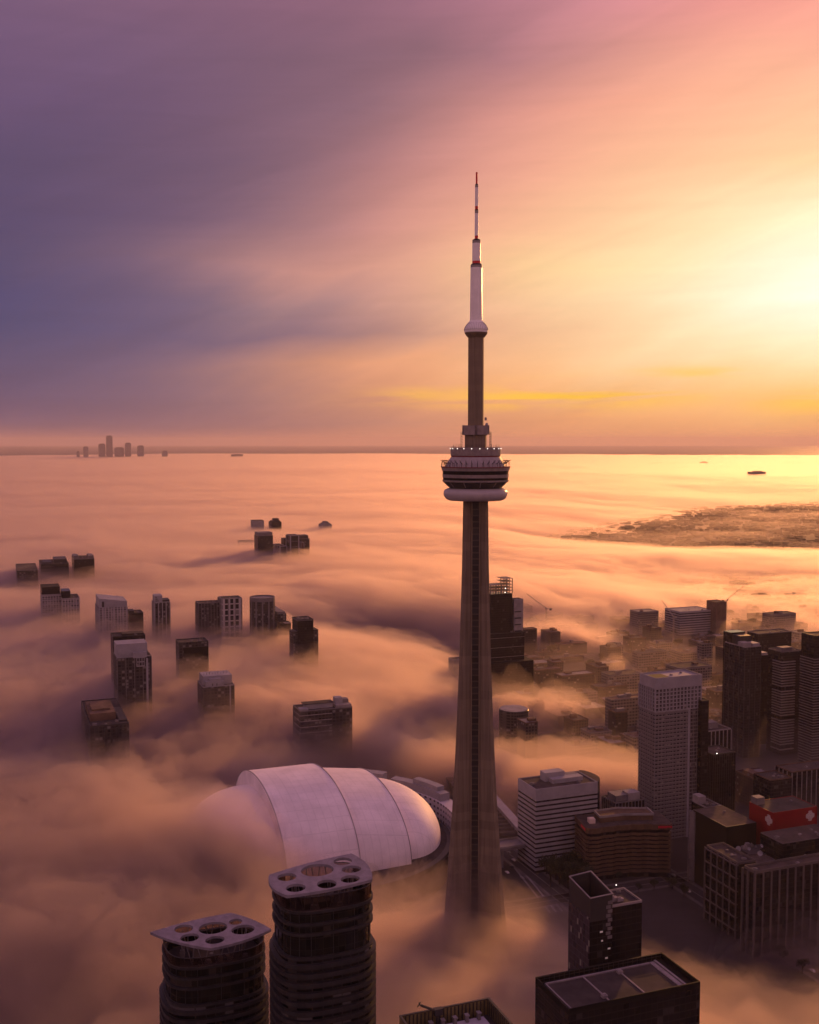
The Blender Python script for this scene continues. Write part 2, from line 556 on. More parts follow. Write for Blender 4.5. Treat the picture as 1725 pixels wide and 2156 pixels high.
# ------------------------------------------------------------------ materials of the city
def facade(name, glass, frame, cw, ch, fu=0.2, fv=0.25, var=0.6, rough=0.35, light=(0.2, 0.17, 0.16), lights=0.06):
    """window grid: cells cw wide and ch high, each pane a tone of its own (blinds, rooms), frames between"""
    m = bpy.data.materials.new(name)
    m.use_nodes = True
    t = m.node_tree
    b = t.nodes['Principled BSDF']
    N = Nodes(t)
    tcn = N.n('ShaderNodeTexCoord')
    s = N.n('ShaderNodeSeparateXYZ')
    t.links.new(tcn.outputs['Object'], s.inputs[0])
    u = N.m('DIVIDE', N.m('ADD', N.m('ADD', s.outputs[0], s.outputs[1]), 500.0), cw)
    v = N.m('DIVIDE', s.outputs[2], ch)
    wn = N.n('ShaderNodeTexWhiteNoise', noise_dimensions='2D')
    N.put(wn.inputs['Vector'], N.xyz(N.m('FLOOR', u), N.m('FLOOR', v), 0))
    f = N.m('MULTIPLY', N.m('SUBTRACT', wn.outputs[0], 0.5), 2 * var)
    gcol = N.v('SCALE', tuple(glass), None, N.m('ADD', 1.0, f))
    gcol = N.mix(N.m('GREATER_THAN', wn.outputs[0], 1 - lights), gcol, tuple(light) + (1,))
    fr = N.m('MAXIMUM', N.m('LESS_THAN', N.m('FRACT', u), fu), N.m('LESS_THAN', N.m('FRACT', v), fv))
    dirt = N.noise(tcn.outputs['Object'], 0.08, 4.0)
    fcol = N.v('SCALE', tuple(frame), None, N.m('ADD', 0.75, N.m('MULTIPLY', dirt, 0.5)))
    N.put(b.inputs['Base Color'], N.mix(fr, gcol, fcol))
    N.put(b.inputs['Roughness'], N.m('ADD', rough, N.m('MULTIPLY', fr, 0.85 - rough)))
    b.inputs['Specular IOR Level'].default_value = 0.2
    return m


def seethrough(name, tint, keep):
    m = bpy.data.materials.new(name)
    m.use_nodes = True
    t = m.node_tree
    t.nodes.clear()
    N = Nodes(t)
    tr = N.n('ShaderNodeBsdfTransparent')
    tr.inputs[0].default_value = tuple(tint) + (1,)
    gl = N.n('ShaderNodeBsdfGlossy')
    gl.inputs['Roughness'].default_value = 0.08
    gl.inputs[0].default_value = (0.5, 0.42, 0.4, 1)
    fres = N.n('ShaderNodeFresnel')
    fres.inputs[0].default_value = 1.5
    mx_ = N.n('ShaderNodeMixShader')
    N.put(mx_.inputs[0], N.m('ADD', N.m('MULTIPLY', fres.outputs[0], 0.8), keep))
    t.links.new(tr.outputs[0], mx_.inputs[1])
    t.links.new(gl.outputs[0], mx_.inputs[2])
    o = N.n('ShaderNodeOutputMaterial')
    t.links.new(mx_.outputs[0], o.inputs[0])
    return m


def glow(name, color, s):
    m = principled(name, color, 0.5)
    b = m.node_tree.nodes['Principled BSDF']
    b.inputs['Emission Color'].default_value = tuple(color) + (1,)
    b.inputs['Emission Strength'].default_value = s
    return m


def streaked(name, color, var, scale, zs):
    """weathered concrete: pour lines across, streaks running down"""
    m = principled(name, color, 0.9)
    t = m.node_tree
    b = t.nodes['Principled BSDF']
    N = Nodes(t)
    tcn = N.n('ShaderNodeTexCoord')
    mp = N.n('ShaderNodeMapping')
    t.links.new(tcn.outputs['Object'], mp.inputs[0])
    mp.inputs['Scale'].default_value = (1, 1, 0.03)
    st = N.noise(mp.outputs[0], scale, 5.0, 0.6)
    s = N.n('ShaderNodeSeparateXYZ')
    t.links.new(tcn.outputs['Object'], s.inputs[0])
    wn = N.n('ShaderNodeTexWhiteNoise', noise_dimensions='1D')
    N.put(wn.inputs['W'], N.m('FLOOR', N.m('DIVIDE', s.outputs[2], zs)))
    f = N.m('ADD', N.m('MULTIPLY', N.m('SUBTRACT', st, 0.5), 2 * var), N.m('MULTIPLY', N.m('SUBTRACT', wn.outputs[0], 0.5), var * 0.35))
    N.put(b.inputs['Base Color'], N.v('SCALE', tuple(color), None, N.m('ADD', 1.0, f)))
    return m


M = {
    'concrete': streaked('tower_concrete', (0.165, 0.122, 0.092), 0.75, 0.6, 6.0),
    'concrete2': streaked('upper_concrete', (0.19, 0.14, 0.10), 0.4, 0.8, 4.0),
    'podgrey': principled('pod_cladding', (0.24, 0.19, 0.19), 0.6, var=0.15, scale=0.3),
    'podlight': principled('pod_upper_cladding', (0.34, 0.28, 0.30), 0.55, var=0.12, scale=0.3),
    'radome': principled('radome_fabric', (0.42, 0.36, 0.39), 0.35, var=0.06, scale=0.2),
    'mast': principled('mast_white', (0.88, 0.80, 0.80), 0.3, var=0.05, scale=0.2),
    'mastgrey': principled('mast_grey', (0.30, 0.26, 0.25), 0.6),
    'red': principled('signal_red', (0.62, 0.02, 0.03), 0.5),
    'darkred': principled('dark_red', (0.16, 0.03, 0.04), 0.6),
    'black': principled('near_black', (0.010, 0.009, 0.009), 0.6, spec=0.1),
    'dark': principled('dark_metal', (0.035, 0.030, 0.032), 0.5),
    'membrane': principled('roof_membrane', (0.80, 0.69, 0.70), 0.6, var=0.09, scale=0.05),
    'white': principled('white_cladding', (0.27, 0.245, 0.27), 0.7, var=0.12, scale=0.08),
    'grey': principled('grey_cladding', (0.16, 0.137, 0.145), 0.75, var=0.2, scale=0.1),
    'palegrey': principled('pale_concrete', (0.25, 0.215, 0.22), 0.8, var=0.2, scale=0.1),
    'roof': principled('roof_felt', (0.042, 0.031, 0.031), 0.9, var=0.35, scale=0.12),
    'roofbrown': principled('roof_gravel', (0.06, 0.042, 0.039), 0.95, var=0.3, scale=0.15),
    'brick': principled('brown_brick', (0.12, 0.07, 0.05), 0.9, var=0.3, scale=0.1),
    'glassdark': facade('dark_glass', (0.010, 0.009, 0.011), (0.016, 0.014, 0.015), 3.0, 3.4, 0.06, 0.16, 0.35, 0.2, (0.04, 0.036, 0.038), 0.04),
    'glassblue': facade('slate_glass', (0.014, 0.014, 0.018), (0.030, 0.027, 0.030), 2.6, 3.3, 0.1, 0.22, 0.5, 0.2, (0.07, 0.062, 0.066), 0.07),
    'liftglass': facade('lift_glass', (0.02, 0.018, 0.02), (0.07, 0.055, 0.05), 8, 4.2, 0.02, 0.22, 0.4, 0.3, lights=0.0),
    'screen': seethrough('clear_glass', (0.72, 0.66, 0.64), 0.04),
    'lamp': glow('lamp_white', (1.0, 0.9, 0.8), 4.0),
}
B_AX = Vector((math.cos(R(21)), math.sin(R(21)), 0))      # the street grid
A_AX = Vector((-math.sin(R(21)), math.cos(R(21)), 0))
YAW = R(21)


# ------------------------------------------------------------------ the needle tower
DT = 743.0


def tz(py):
    return P(1002, py, y=DT).z


def tower():
    cx = P(1001.5, 1010, y=DT).x
    t = thing('communications_tower', 'tall concrete needle tower with a round pod and red and white mast', 'tower', (cx, DT, 0))
    # shaft: hexagonal core with three tapering legs, one pointing away
    prof = [(0, 30.5, 8.0), (25, 25.6, 7.6), (50, 22.3, 7.2), (74, 20.3, 6.8), (100, 18.1, 6.5), (121, 16.4, 6.2), (150, 14.6, 5.9), (187, 12.7, 5.6),
            (220, 11.3, 5.4), (254, 10.2, 5.2), (290, 9.2, 5.0), (tz(1050) + 2, 8.4, 4.9)]
    vs, fs = [], []
    for z, L, c in prof:
        tip = 1.9 + L * 0.05
        for k in range(3):
            th = R(90 + 120 * k)
            d = Vector((math.cos(th), math.sin(th)))
            n = Vector((-d.y, d.x))
            p1, p2 = d * L - n * tip, d * L + n * tip
            th2 = th + R(60)
            d2 = Vector((math.cos(th2), math.sin(th2)))
            n2 = Vector((-d2.y, d2.x))
            q1, q2 = d2 * c - n2 * 3.3, d2 * c + n2 * 3.3
            vs += [(p.x, p.y, z) for p in (p1, p2, q1, q2)]
    for i in range(len(prof) - 1):
        for k in range(12):
            fs.append((i * 12 + k, i * 12 + (k + 1) % 12, (i + 1) * 12 + (k + 1) % 12, (i + 1) * 12 + k))
    m = MB()
    m.add(vs, fs)
    m.build('shaft', M['concrete'], t)
    # glazed lift strip standing in the recess that faces the camera
    m = MB()
    zt = tz(1056)
    for i in range(len(prof) - 1):
        z0, z1 = prof[i][0], min(prof[i + 1][0], zt)
        c0, c1 = prof[i][2] + 0.7, prof[i + 1][2] + 0.7
        m.add([(-2.3, -c0, z0), (2.3, -c0, z0), (2.3, -c1, z1), (-2.3, -c1, z1), (-2.3, -c0 + 1.5, z0), (2.3, -c0 + 1.5, z0), (2.3, -c1 + 1.5, z1), (-2.3, -c1 + 1.5, z1)],
              [(0, 1, 2, 3), (0, 3, 7, 4), (1, 5, 6, 2)])
    m.build('elevator_shaft', M['liftglass'], t)
    for sx in (-1, 1):
        m = MB()
        for i in range(len(prof) - 1):
            z0, z1 = prof[i][0], min(prof[i + 1][0], zt)
            c0, c1 = prof[i][2] + 1.0, prof[i + 1][2] + 1.0
            x0, x1 = sx * 2.3, sx * 2.9
            m.add([(x0, -c0, z0), (x1, -c0, z0), (x1, -c1, z1), (x0, -c1, z1), (x0, -c0 + 2, z0), (x1, -c0 + 2, z0), (x1, -c1 + 2, z1), (x0, -c1 + 2, z1)],
                  [(0, 1, 2, 3), (0, 3, 7, 4), (1, 5, 6, 2)])
        m.build('guide_rail', M['concrete2'], t)

    K = 0.0487         # metres per pixel of the close-up of the pod

    def q(y):
        return tz((900 + y / 6.16) / 1.113)

    def lathe(name, prof_, mat, seg=72, smooth=True):
        mm = MB()
        mm.lathe([(r * K, q(y)) for r, y in prof_], seg)
        return mm.build(name, mat, t, smooth)
    # radome: fat white ring
    mm = MB()
    pr = [(9.0, q(1682)), (18.2, q(1676)), (20.1, q(1655)), (21.3, q(1620)), (21.9, q(1580)), (21.6, q(1545)), (20.6, q(1518)), (18.6, q(1501)), (9.0, q(1496))]
    mm.lathe(pr, 72)
    mm.build('radome', M['radome'], t, True)
    lathe('underside_cone', [(360, 1500), (378, 1480), (458, 1398), (300, 1396)], M['dark'])
    for k in range(12):
        a = 2 * PI * k / 12 + 0.1
        mm = MB()
        mm.bar((math.cos(a) * 380 * K, math.sin(a) * 380 * K, q(1478)), (math.cos(a) * 462 * K, math.sin(a) * 462 * K, q(1396)), 0.35, 5)
        mm.build('bracket', M['podgrey'], t)
    lathe('lower_rim', [(440, 1412), (462, 1404), (464, 1382), (450, 1380)], M['podgrey'])
    lathe('lower_windows', [(440, 1384), (452, 1383), (454, 1346), (440, 1345)], M['black'])
    lathe('deck_ring', [(440, 1347), (461, 1346), (464, 1300), (440, 1299)], M['podgrey'])
    lathe('upper_windows', [(440, 1301), (457, 1300), (460, 1248), (440, 1247)], M['black'])
    lathe('deck_ring', [(440, 1249), (472, 1248), (478, 1202), (440, 1200)], M['podgrey'])
    lathe('walkway', [(400, 1203), (486, 1202), (486, 1192), (400, 1190)], M['darkred'])
    lathe('upper_cone', [(400, 1196), (420, 1192), (412, 1160), (345, 1052), (300, 1050)], M['podlight'])
    lathe('red_band', [(330, 1054), (341, 1052), (341, 1030), (330, 1028)], M['darkred'])
    lathe('roof_drum', [(330, 1032), (350, 1031), (352, 918), (335, 916), (333, 926), (150, 928)], M['podgrey'])
    # walkway frames round the cone
    mm = MB()
    for k in range(36):
        a = 2 * PI * k / 36
        c, s = math.cos(a), math.sin(a)

        def pt(r, y):
            return (c * r * K, s * r * K, q(y))
        mm.bar(pt(405, 1150), pt(470, 1112), 0.22, 4)
        mm.bar(pt(470, 1112), pt(480, 1192), 0.16, 4)
        mm.bar(pt(425, 1192), pt(440, 1128), 0.18, 4)
        mm.bar(pt(440, 1105), pt(492, 1100), 0.2, 4)
    mm.build('walkway_frame', M['dark'], t)
    for k in range(20):
        a = 2 * PI * k / 20 + 0.1
        mm = MB()
        mm.lathe([(0.0, -0.28), (0.26, 0), (0.0, 0.28)], 6, caps=False)
        mm.build('roof_lamp', M['lamp'], t, loc=(math.cos(a) * 17.35, math.sin(a) * 17.35, q(931)))
    mm = MB()
    rr = random.Random(3)
    for k in range(40):
        a = rr.uniform(0, 2 * PI)
        r_ = rr.uniform(280, 335) * K
        mm.bar((math.cos(a) * r_, math.sin(a) * r_, q(930)), (math.cos(a) * r_, math.sin(a) * r_, q(rr.uniform(860, 900))), 0.08, 4)
    mm.build('roof_aerial', M['dark'], t)
    # neck, equipment collar, upper shaft
    hexa = [(math.cos(R(60 * k + 20)), math.sin(R(60 * k + 20))) for k in range(6)]
    mm = MB()
    mm.prism([(x * 8.0, y * 8.0) for x, y in hexa], q(930), q(735))
    mm.build('neck', M['concrete'], t)
    mm = MB()
    for k in range(6):
        a = R(60 * k + 50 + 8)
        n_ = Vector((math.cos(a), math.sin(a), 0))
        s_ = Vector((-n_.y, n_.x, 0))
        pts = [n_ * 4 - s_ * 4.1, n_ * 9.1 - s_ * 4.1, n_ * 9.1 + s_ * 4.1, n_ * 4 + s_ * 4.1]
        mm.prism([(p.x, p.y) for p in pts], q(740) + (0.1 * k), q(602) + 0.13 * (k % 3))
    mm.build('equipment_collar', M['podgrey'], t)
    mm = MB()
    mm.prism([(x * 5.75, y * 5.75) for x, y in hexa], q(742), tz(704), [(x * 5.75, y * 5.75) for x, y in hexa])
    mm.build('upper_shaft', M['concrete2'], t)
    mm = MB()
    for a in (R(-20), R(15), R(200)):
        for dz_ in range(6):
            mm.bar((math.cos(a) * 9.5, math.sin(a) * 9.5, q(920 - dz_ * 38)), (math.cos(a) * 10.8, math.sin(a) * 10.8, q(905 - dz_ * 38)), 0.1, 4)
        mm.bar((math.cos(a) * 10.1, math.sin(a) * 10.1, q(926)), (math.cos(a) * 10.1, math.sin(a) * 10.1, q(680)), 0.12, 4)
        mm.bar((math.cos(a) * 10.9, math.sin(a) * 10.9, q(926)), (math.cos(a) * 10.9, math.sin(a) * 10.9, q(690)), 0.12, 4)
    mm.build('lattice_aerial', M['dark'], t)
    mm = MB()
    mm.lathe([(0.1, q(556)), (1.0, q(575)), (1.3, q(600)), (0.2, q(603))], 12, cx=7.4, cy_=-2.0)
    mm.lathe([(0.1, q(480)), (0.8, q(484)), (0.8, q(525)), (0.2, q(527))], 10, cx=6.6, cy_=-2.0)
    mm.build('dish_cover', M['podlight'], t, True)

    K2 = 0.0585

    def q2(y):
        return tz((380 + y / 5.132) / 1.113)

    def lathe2(name, prof_, mat, seg=32, smooth=True):
        mm_ = MB()
        mm_.lathe([(r * K2, q2(y)) for r, y in prof_], seg)
        return mm_.build(name, mat, t, smooth)
    lathe2('sky_pod_base', [(85, 2110), (98, 2108), (130, 2064), (128, 2040), (90, 2038)], M['concrete2'], 24)
    lathe2('sky_pod', [(100, 2052), (135, 2050), (138, 2026), (136, 2008), (128, 1985), (112, 1958), (88, 1930), (76, 1908), (50, 1904)], M['mast'], 48)
    mm = MB()
    for k in range(36):
        a = 2 * PI * k / 36
        for (r0, y0), (r1, y1) in zip([(138, 2026), (136, 2008), (128, 1985), (112, 1958)], [(136, 2008), (128, 1985), (112, 1958), (88, 1930)]):
            mm.bar((math.cos(a) * (r0 + 1) * K2, math.sin(a) * (r0 + 1) * K2, q2(y0)), (math.cos(a) * (r1 + 1) * K2, math.sin(a) * (r1 + 1) * K2, q2(y1)), 0.12, 4)
    mm.lathe([(139 * K2, q2(2022)), (140.5 * K2, q2(2020)), (139 * K2, q2(2018))], 48, caps=False)
    mm.build('sky_pod_rib', M['podlight'], t)
    lathe2('mast_section', [(72, 1912), (66, 1268)], M['mast'])
    lathe2('mast_collar', [(66.5, 1270), (66.5, 1242)], M['mastgrey'])
    lathe2('mast_ledge', [(60, 1243), (66, 1241), (66, 1236), (52, 1222), (40, 1220)], M['dark'])
    lathe2('red_section', [(47, 1224), (47, 1190)], M['red'])
    lathe2('mast_section', [(48, 1191), (47, 975)], M['mast'])
    lathe2('mast_collar', [(47.5, 976), (47.5, 946)], M['mastgrey'])
    lathe2('mast_ledge', [(46, 947), (47, 944), (46, 934), (24, 922), (15, 921)], M['dark'])
    lathe2('red_section', [(19.5, 923), (19.5, 885)], M['red'], 16)
    lathe2('mast_section', [(21, 886), (20, 614)], M['mast'], 16)
    lathe2('mast_collar', [(20.5, 615), (20.5, 582)], M['mastgrey'], 16)
    lathe2('mast_ledge', [(21, 583), (21, 570)], M['dark'], 16)
    lathe2('red_section', [(17.5, 571), (17.5, 530)], M['red'], 16)
    lathe2('mast_section', [(19, 531), (18.5, 304)], M['mast'], 16)
    lathe2('mast_collar', [(19, 305), (19, 276)], M['mastgrey'], 16)
    lathe2('mast_ledge', [(17, 278), (17, 268), (8, 258)], M['dark'], 16)
    lathe2('antenna_tip', [(10.5, 262), (10.5, 122)], M['red'], 12)


tower()


# ------------------------------------------------------------------ the domed stadium
def jointed(m, cx, cyy, dark):
    t = m.node_tree
    b = t.nodes['Principled BSDF']
    N = Nodes(t)
    base = b.inputs['Base Color'].links[0].from_socket
    tcn = N.n('ShaderNodeTexCoord')
    s = N.n('ShaderNodeSeparateXYZ')
    t.links.new(tcn.outputs['Object'], s.inputs[0])
    fx = N.m('LESS_THAN', N.m('FRACT', N.m('DIVIDE', N.m('ADD', s.outputs[0], 500), cx)), 0.07)
    fy = N.m('LESS_THAN', N.m('FRACT', N.m('DIVIDE', N.m('ADD', s.outputs[1], 500), cyy)), 0.05)
    N.put(b.inputs['Base Color'], N.v('SCALE', base, None, N.m('SUBTRACT', 1.0, N.m('MULTIPLY', N.m('MAXIMUM', fx, fy), dark))))


jointed(M['membrane'], 7.0, 11.0, 0.13)

def stadium():
    c = P(690, 1624, z=86)
    t = thing('domed_stadium', 'huge white domed stadium half sunk in fog beside the needle tower', 'stadium', (c.x, c.y, 0), YAW)
    ZB = 30.0

    def panel(x0, x1, hw, ztop, end0=None, end1=None, n=18, mcount=40, hw1=None, zt1=None):
        """barrel piece from x0 to x1; end0/end1: length of a quarter-dome end"""
        mm = MB()
        xs = []
        if end0:
            xs += [(x0 - end0 * math.sin(PI / 2 * (1 - i / n)), math.cos(PI / 2 * (1 - i / n))) for i in range(n)]
        xs += [(x0 + (x1 - x0) * i / 4, 1.0) for i in range(5)]
        if end1:
            xs += [(x1 + end1 * math.sin(PI / 2 * i / n), math.cos(PI / 2 * i / n)) for i in range(1, n + 1)]
        vs = []
        for x, s in xs:
            s = max(s, 0.01)
            u = min(1, max(0, (x - x0) / (x1 - x0)))
            hwx = hw + ((hw1 or hw) - hw) * u
            ztx = ztop + ((zt1 or ztop) - ztop) * u
            for k in range(mcount + 1):
                a = PI * k / mcount
                vs.append((x, -hwx * s * math.cos(a), ZB + (ztx - ZB) * (s ** 0.9) * math.sin(a) ** 0.92))
        w_ = mcount + 1
        fs = [(i * w_ + k, (i + 1) * w_ + k, (i + 1) * w_ + k + 1, i * w_ + k + 1) for i in range(len(xs) - 1) for k in range(mcount)]
        if not end0:
            fs.append(tuple(range(w_)))
        if not end1:
            fs.append(tuple((len(xs) - 1) * w_ + k for k in range(w_))[::-1])
        mm.add(vs, fs)
        return mm.build('roof_panel', M['membrane'], t, True)
    panel(-62, -2, 98, 86.5)
    panel(-2, 44, 94, 83, hw1=90, zt1=77)
    panel(44, 47, 81, 68, None, 50)
    panel(-64, -62, 86, 74, 62, None)
    mm = MB()
    mm.lathe([(112, 0), (112, 26), (104, 30), (90, 30)], 72, cx=-6)
    mm.build('stand_wall', M['roof'], t, True)
    mm = MB()
    mm.lathe([(114.5, 24), (114.5, 27), (110, 27.5)], 72, cx=-6, caps=False)
    mm.build('rim_gutter', M['dark'], t)
    # curved white hotel wing hugging the north end
    mm = MB()
    a0, a1, n = R(-35), R(66), 24
    out, inn = [], []
    for i in range(n + 1):
        a = a0 + (a1 - a0) * i / n
        out.append((-6 + 133 * math.cos(a), 133 * math.sin(a)))
        inn.append((-6 + 119 * math.cos(a), 119 * math.sin(a)))
    mm.prism(out + inn[::-1], 0, 40)
    mm.build('hotel_wing', facade('hotel_wing_wall', (0.05, 0.045, 0.06), (0.50, 0.44, 0.47), 5.0, 5.0, 0.55, 0.6, 0.3), t)
    mm = MB()
    for aa, bb, zz in ((8, 40, 47), (44, 58, 50), (12, 28, 51)):
        o2 = [(-6 + 131 * math.cos(R(a)), 131 * math.sin(R(a))) for a in np.linspace(aa, bb, 7)]
        i2 = [(-6 + (121 + (2 if zz > 50 else 0)) * math.cos(R(a)), (121 + (2 if zz > 50 else 0)) * math.sin(R(a))) for a in np.linspace(aa, bb, 7)]
        mm.prism(o2 + i2[::-1], 40, zz)
    mm.build('wing_penthouse', M['white'], t)
    # catwalk seams on the roof
    for x, hw, zt in ((-62, 98.3, 86.8), (-2, 98.3, 86.8), (44, 90.3, 77.3)):
        mm = MB()
        pts = [(x, -hw * math.cos(PI * k / 36), ZB + (zt - ZB) * max(0, math.sin(PI * k / 36)) ** 0.92) for k in range(37)]
        for p0, p1 in zip(pts, pts[1:]):
            mm.bar(p0, p1, 0.3, 4)
        mm.build('roof_seam', M['palegrey'], t)


stadium()


# ------------------------------------------------------------------ the twin condominium towers with pierced roof plates
def superell(a, b, n=40, e=3.2):
    pts = []
    for k in range(n):
        th = 2 * PI * k / n
        c, s = math.cos(th), math.sin(th)
        pts.append((a * math.copysign(abs(c) ** (2 / e), c), b * math.copysign(abs(s) ** (2 / e), s)))
    return pts


def smooth_outline(pts, curved):
    """outline through pts; edges listed in curved bulge outward"""
    out = []
    n = len(pts)
    cxm = sum((p for p in pts), Vector((0, 0))) / n
    for i in range(n):
        p, q = pts[i], pts[(i + 1) % n]
        bulge = curved[i]
        nrm = Vector(((q - p).y, -(q - p).x)).normalized()
        if nrm.dot((p + q) / 2 - cxm) < 0:
            nrm = -nrm
        for k in range(8):
            s = k / 8
            out.append(p + (q - p) * s + nrm * bulge * 4 * s * (1 - s))
    return out


def plate_mesh(name, outline, holes, th, mat, parent, z):
    cu = bpy.data.curves.new(name + '_curve', 'CURVE')
    cu.dimensions = '2D'
    cu.fill_mode = 'BOTH'
    cu.extrude = th / 2
    for pts in [outline] + holes:
        sp = cu.splines.new('POLY')
        sp.points.add(len(pts) - 1)
        for p, q in zip(sp.points, pts):
            p.co = (q[0], q[1], 0, 1)
        sp.use_cyclic_u = True
    tmp = bpy.data.objects.new('tmp', cu)
    COL.objects.link(tmp)
    me = bpy.data.meshes.new_from_object(tmp.evaluated_get(bpy.context.evaluated_depsgraph_get()))
    bpy.data.objects.remove(tmp)
    me.materials.clear()
    me.materials.append(mat)
    o = bpy.data.objects.new(name, me)
    COL.objects.link(o)
    o.parent = parent
    o.location.z = z
    return o


M['plate'] = principled('plate_concrete', (0.21, 0.18, 0.22), 0.7, var=0.2, scale=0.3)
M['balcony'] = principled('balcony_glass', (0.030, 0.026, 0.030), 0.45, var=0.25, scale=0.4)
M['condo'] = facade('condo_glass', (0.012, 0.011, 0.013), (0.035, 0.03, 0.032), 3.1, 3.0, 0.10, 0.1, 0.7, 0.18, (0.10, 0.09, 0.10), 0.10)
M['drum'] = facade('drum_glass', (0.012, 0.011, 0.010), (0.022, 0.019, 0.018), 2.4, 3.6, 0.06, 0.06, 0.5, 0.1, (0.05, 0.04, 0.035), 0.08)


def condo_tower(label, zp, corners, bulges, holes, mid_px, Y, a, b, rings, drum_bot):
    cx = P(mid_px, 1900, y=Y).x
    t = thing('condo_tower', label, 'condominium tower', (cx, Y, 0), YAW, 'twin towers with pierced roof plates')
    inv = Matrix.Rotation(-YAW, 3, 'Z')

    TILT = 0.13

    def loc(px, py, z):
        zt_ = z
        for _ in range(6):
            p = inv @ (P(px, py, z=zt_) - Vector((cx, Y, 0)))
            zt_ = z + TILT * p.y
        return Vector((p.x, p.y))
    yn = Y - b * 0.93 - 2

    def zz(py):
        return P(mid_px, py, y=yn).z
    outl = smooth_outline([loc(*c, zp) for c in corners], bulges)
    hl = []
    for hx, hy, rx, ry in holes:
        c0 = loc(hx, hy, zp)
        ex = loc(hx + rx, hy, zp) - c0
        r_ = ex.length
        ry_ = (loc(hx, hy - ry, zp) - loc(hx, hy + ry, zp)).length / 2
        hl.append([c0 + Vector((math.cos(2 * PI * k / 32) * r_, math.sin(2 * PI * k / 32) * min(ry_, r_ * 1.25))) for k in range(32)])
    po = plate_mesh('roof_plate', outl, hl, 0.9, M['plate'], t, zp)
    for v in po.data.vertices:
        v.co.z += TILT * v.co.y
    zr = [zz(py) - 1.2 for py in rings]
    zb = zz(drum_bot)
    body = superell(a, b)
    mm = MB()
    mm.prism(superell(a - 0.6, b - 0.6), zb, zr[0] - 3.3)
    mm.ring(superell(a - 0.6, b - 0.6), superell(a - 0.9, b - 0.9), zr[0] - 3.3, zr[0])
    mm.build('glass_drum', M['drum'], t)
    for z in zr + [zb]:
        mm = MB()
        mm.ring(superell(a + 0.35, b + 0.35), superell(a - 1.2, b - 1.2), z - 0.45, z + 0.45)
        mm.build('ring_ledge', M['balcony'], t)
    zd = zr[0] - 3.2
    mm = MB()
    mm.ring(superell(a - 0.1, b - 0.1), superell(a - 0.25, b - 0.25), zr[0] + 0.46, zp - 2.0)
    mm.build('glass_screen', M['screen'], t)
    mm = MB()
    mm.ring(superell(a, b), superell(a - 0.3, b - 0.3), zp - 2.0, zp - 1.8)
    mm.build('screen_rail', M['dark'], t)
    mm = MB()
    mm.prism(superell(a - 1.3, b - 1.3), zd, zd + 0.3)
    mm.build('deck', M['roof'], t)
    mm = MB()
    mm.box(-a * 0.45, a * 0.1, -b * 0.35, b * 0.2, zd + 0.3, zd + 2.6)
    mm.build('mechanical_core', M['roof'], t)
    rq = random.Random(int(zp) + 1)
    for k in range(7):
        mm = MB()
        x_, y_ = rq.uniform(-a * 0.7, a * 0.6), rq.uniform(-b * 0.65, b * 0.6)
        mm.lathe([(1.0, zd + 0.3), (1.0, zd + 1.9), (0.8, zd + 2.1), (0.8, zd + 2.7), (0.1, zd + 2.7)], 14, cx=x_, cy_=y_)
        mm.build('cooling_fan', M['grey'], t)
    rr = random.Random(int(zp))
    for k in range(14):
        th = 2 * PI * k / 14 + 0.2
        p0 = Vector((a * 0.62 * math.cos(th), b * 0.62 * math.sin(th), zr[0] - 3.0))
        for s in (-0.16, 0.16):
            p1 = Vector((a * 0.68 * math.cos(th + s), b * 0.68 * math.sin(th + s), zp - 0.4 + TILT * b * 0.68 * math.sin(th + s)))
            mm = MB()
            mm.bar(p0, p1, 0.16, 6)
            mm.build('strut', M['grey'], t)
    # mullions of the drum
    mull = None
    for k in range(0, 40, 2):
        x, y = superell(a - 0.5, b - 0.5)[k]
        if mull is None:
            mm = MB()
            mm.box(-0.1, 0.1, -0.1, 0.1, zb, zr[0])
            mull = mm.build('mullion', M['dark'], t, loc=(x, y, 0))
        else:
            dup(mull, t, (x, y, 0))
    # storeys below with wrap-round balconies
    mm = MB()
    mm.prism(superell(a + 0.1, b + 0.1), 0, zb - 0.5)
    mm.build('wall', M['condo'], t)
    ring_o = None
    z = zb - 2.0
    k = 0
    while z > zb - 75:
        if ring_o is None:
            mm = MB()
            mm.ring(superell(a + 1.5, b + 1.5, e=2.9), superell(a - 0.5, b - 0.5), -0.75, 0.55)
            ring_o = mm.build('balcony', M['balcony'], t, loc=(0, 0, z))
        else:
            dup(ring_o, t, (0, 0, z))
        z -= 3.0
    return t


def c6(x, y):
    return ((330 + x / 2.875) / 1.113, (1980 + y / 2.875) / 1.113)


kh = 1 / 2.875 / 1.113
condo_tower('nearest tall condominium tower, its pierced roof plate in front of the white dome', 235.2,
            [c6(865, 210), c6(1420, 66), c6(1560, 240), c6(985, 350)], [0.9, 2.2, 1.0, 2.2],
            [c6(*h[:2]) + (h[2] * kh, h[3] * kh) for h in [(985, 225, 66, 26), (1190, 178, 113, 41), (1361, 119, 64, 25), (1420, 172, 68, 24), (1411, 238, 66, 25), (1254, 272, 68, 29), (1045, 298, 68, 27)]],
            679, 343.4, 15.2, 12.6, [1913, 1939, 1960], 2018)
condo_tower('lower condominium tower of the pair, with a leaf shaped pierced roof plate', 203.2,
            [c6(65, 596), c6(610, 465), c6(880, 575), c6(470, 705)], [1.0, 1.0, 1.4, 1.2],
            [c6(*h[:2]) + (h[2] * kh, h[3] * kh) for h in [(290, 572, 64, 28), (487, 567, 98, 40), (640, 525, 46, 20), (690, 578, 80, 31), (330, 632, 64, 27), (500, 648, 66, 26)]],
            449, 371, 17.0, 14.0, [2030, 2052, 2073], 2116)
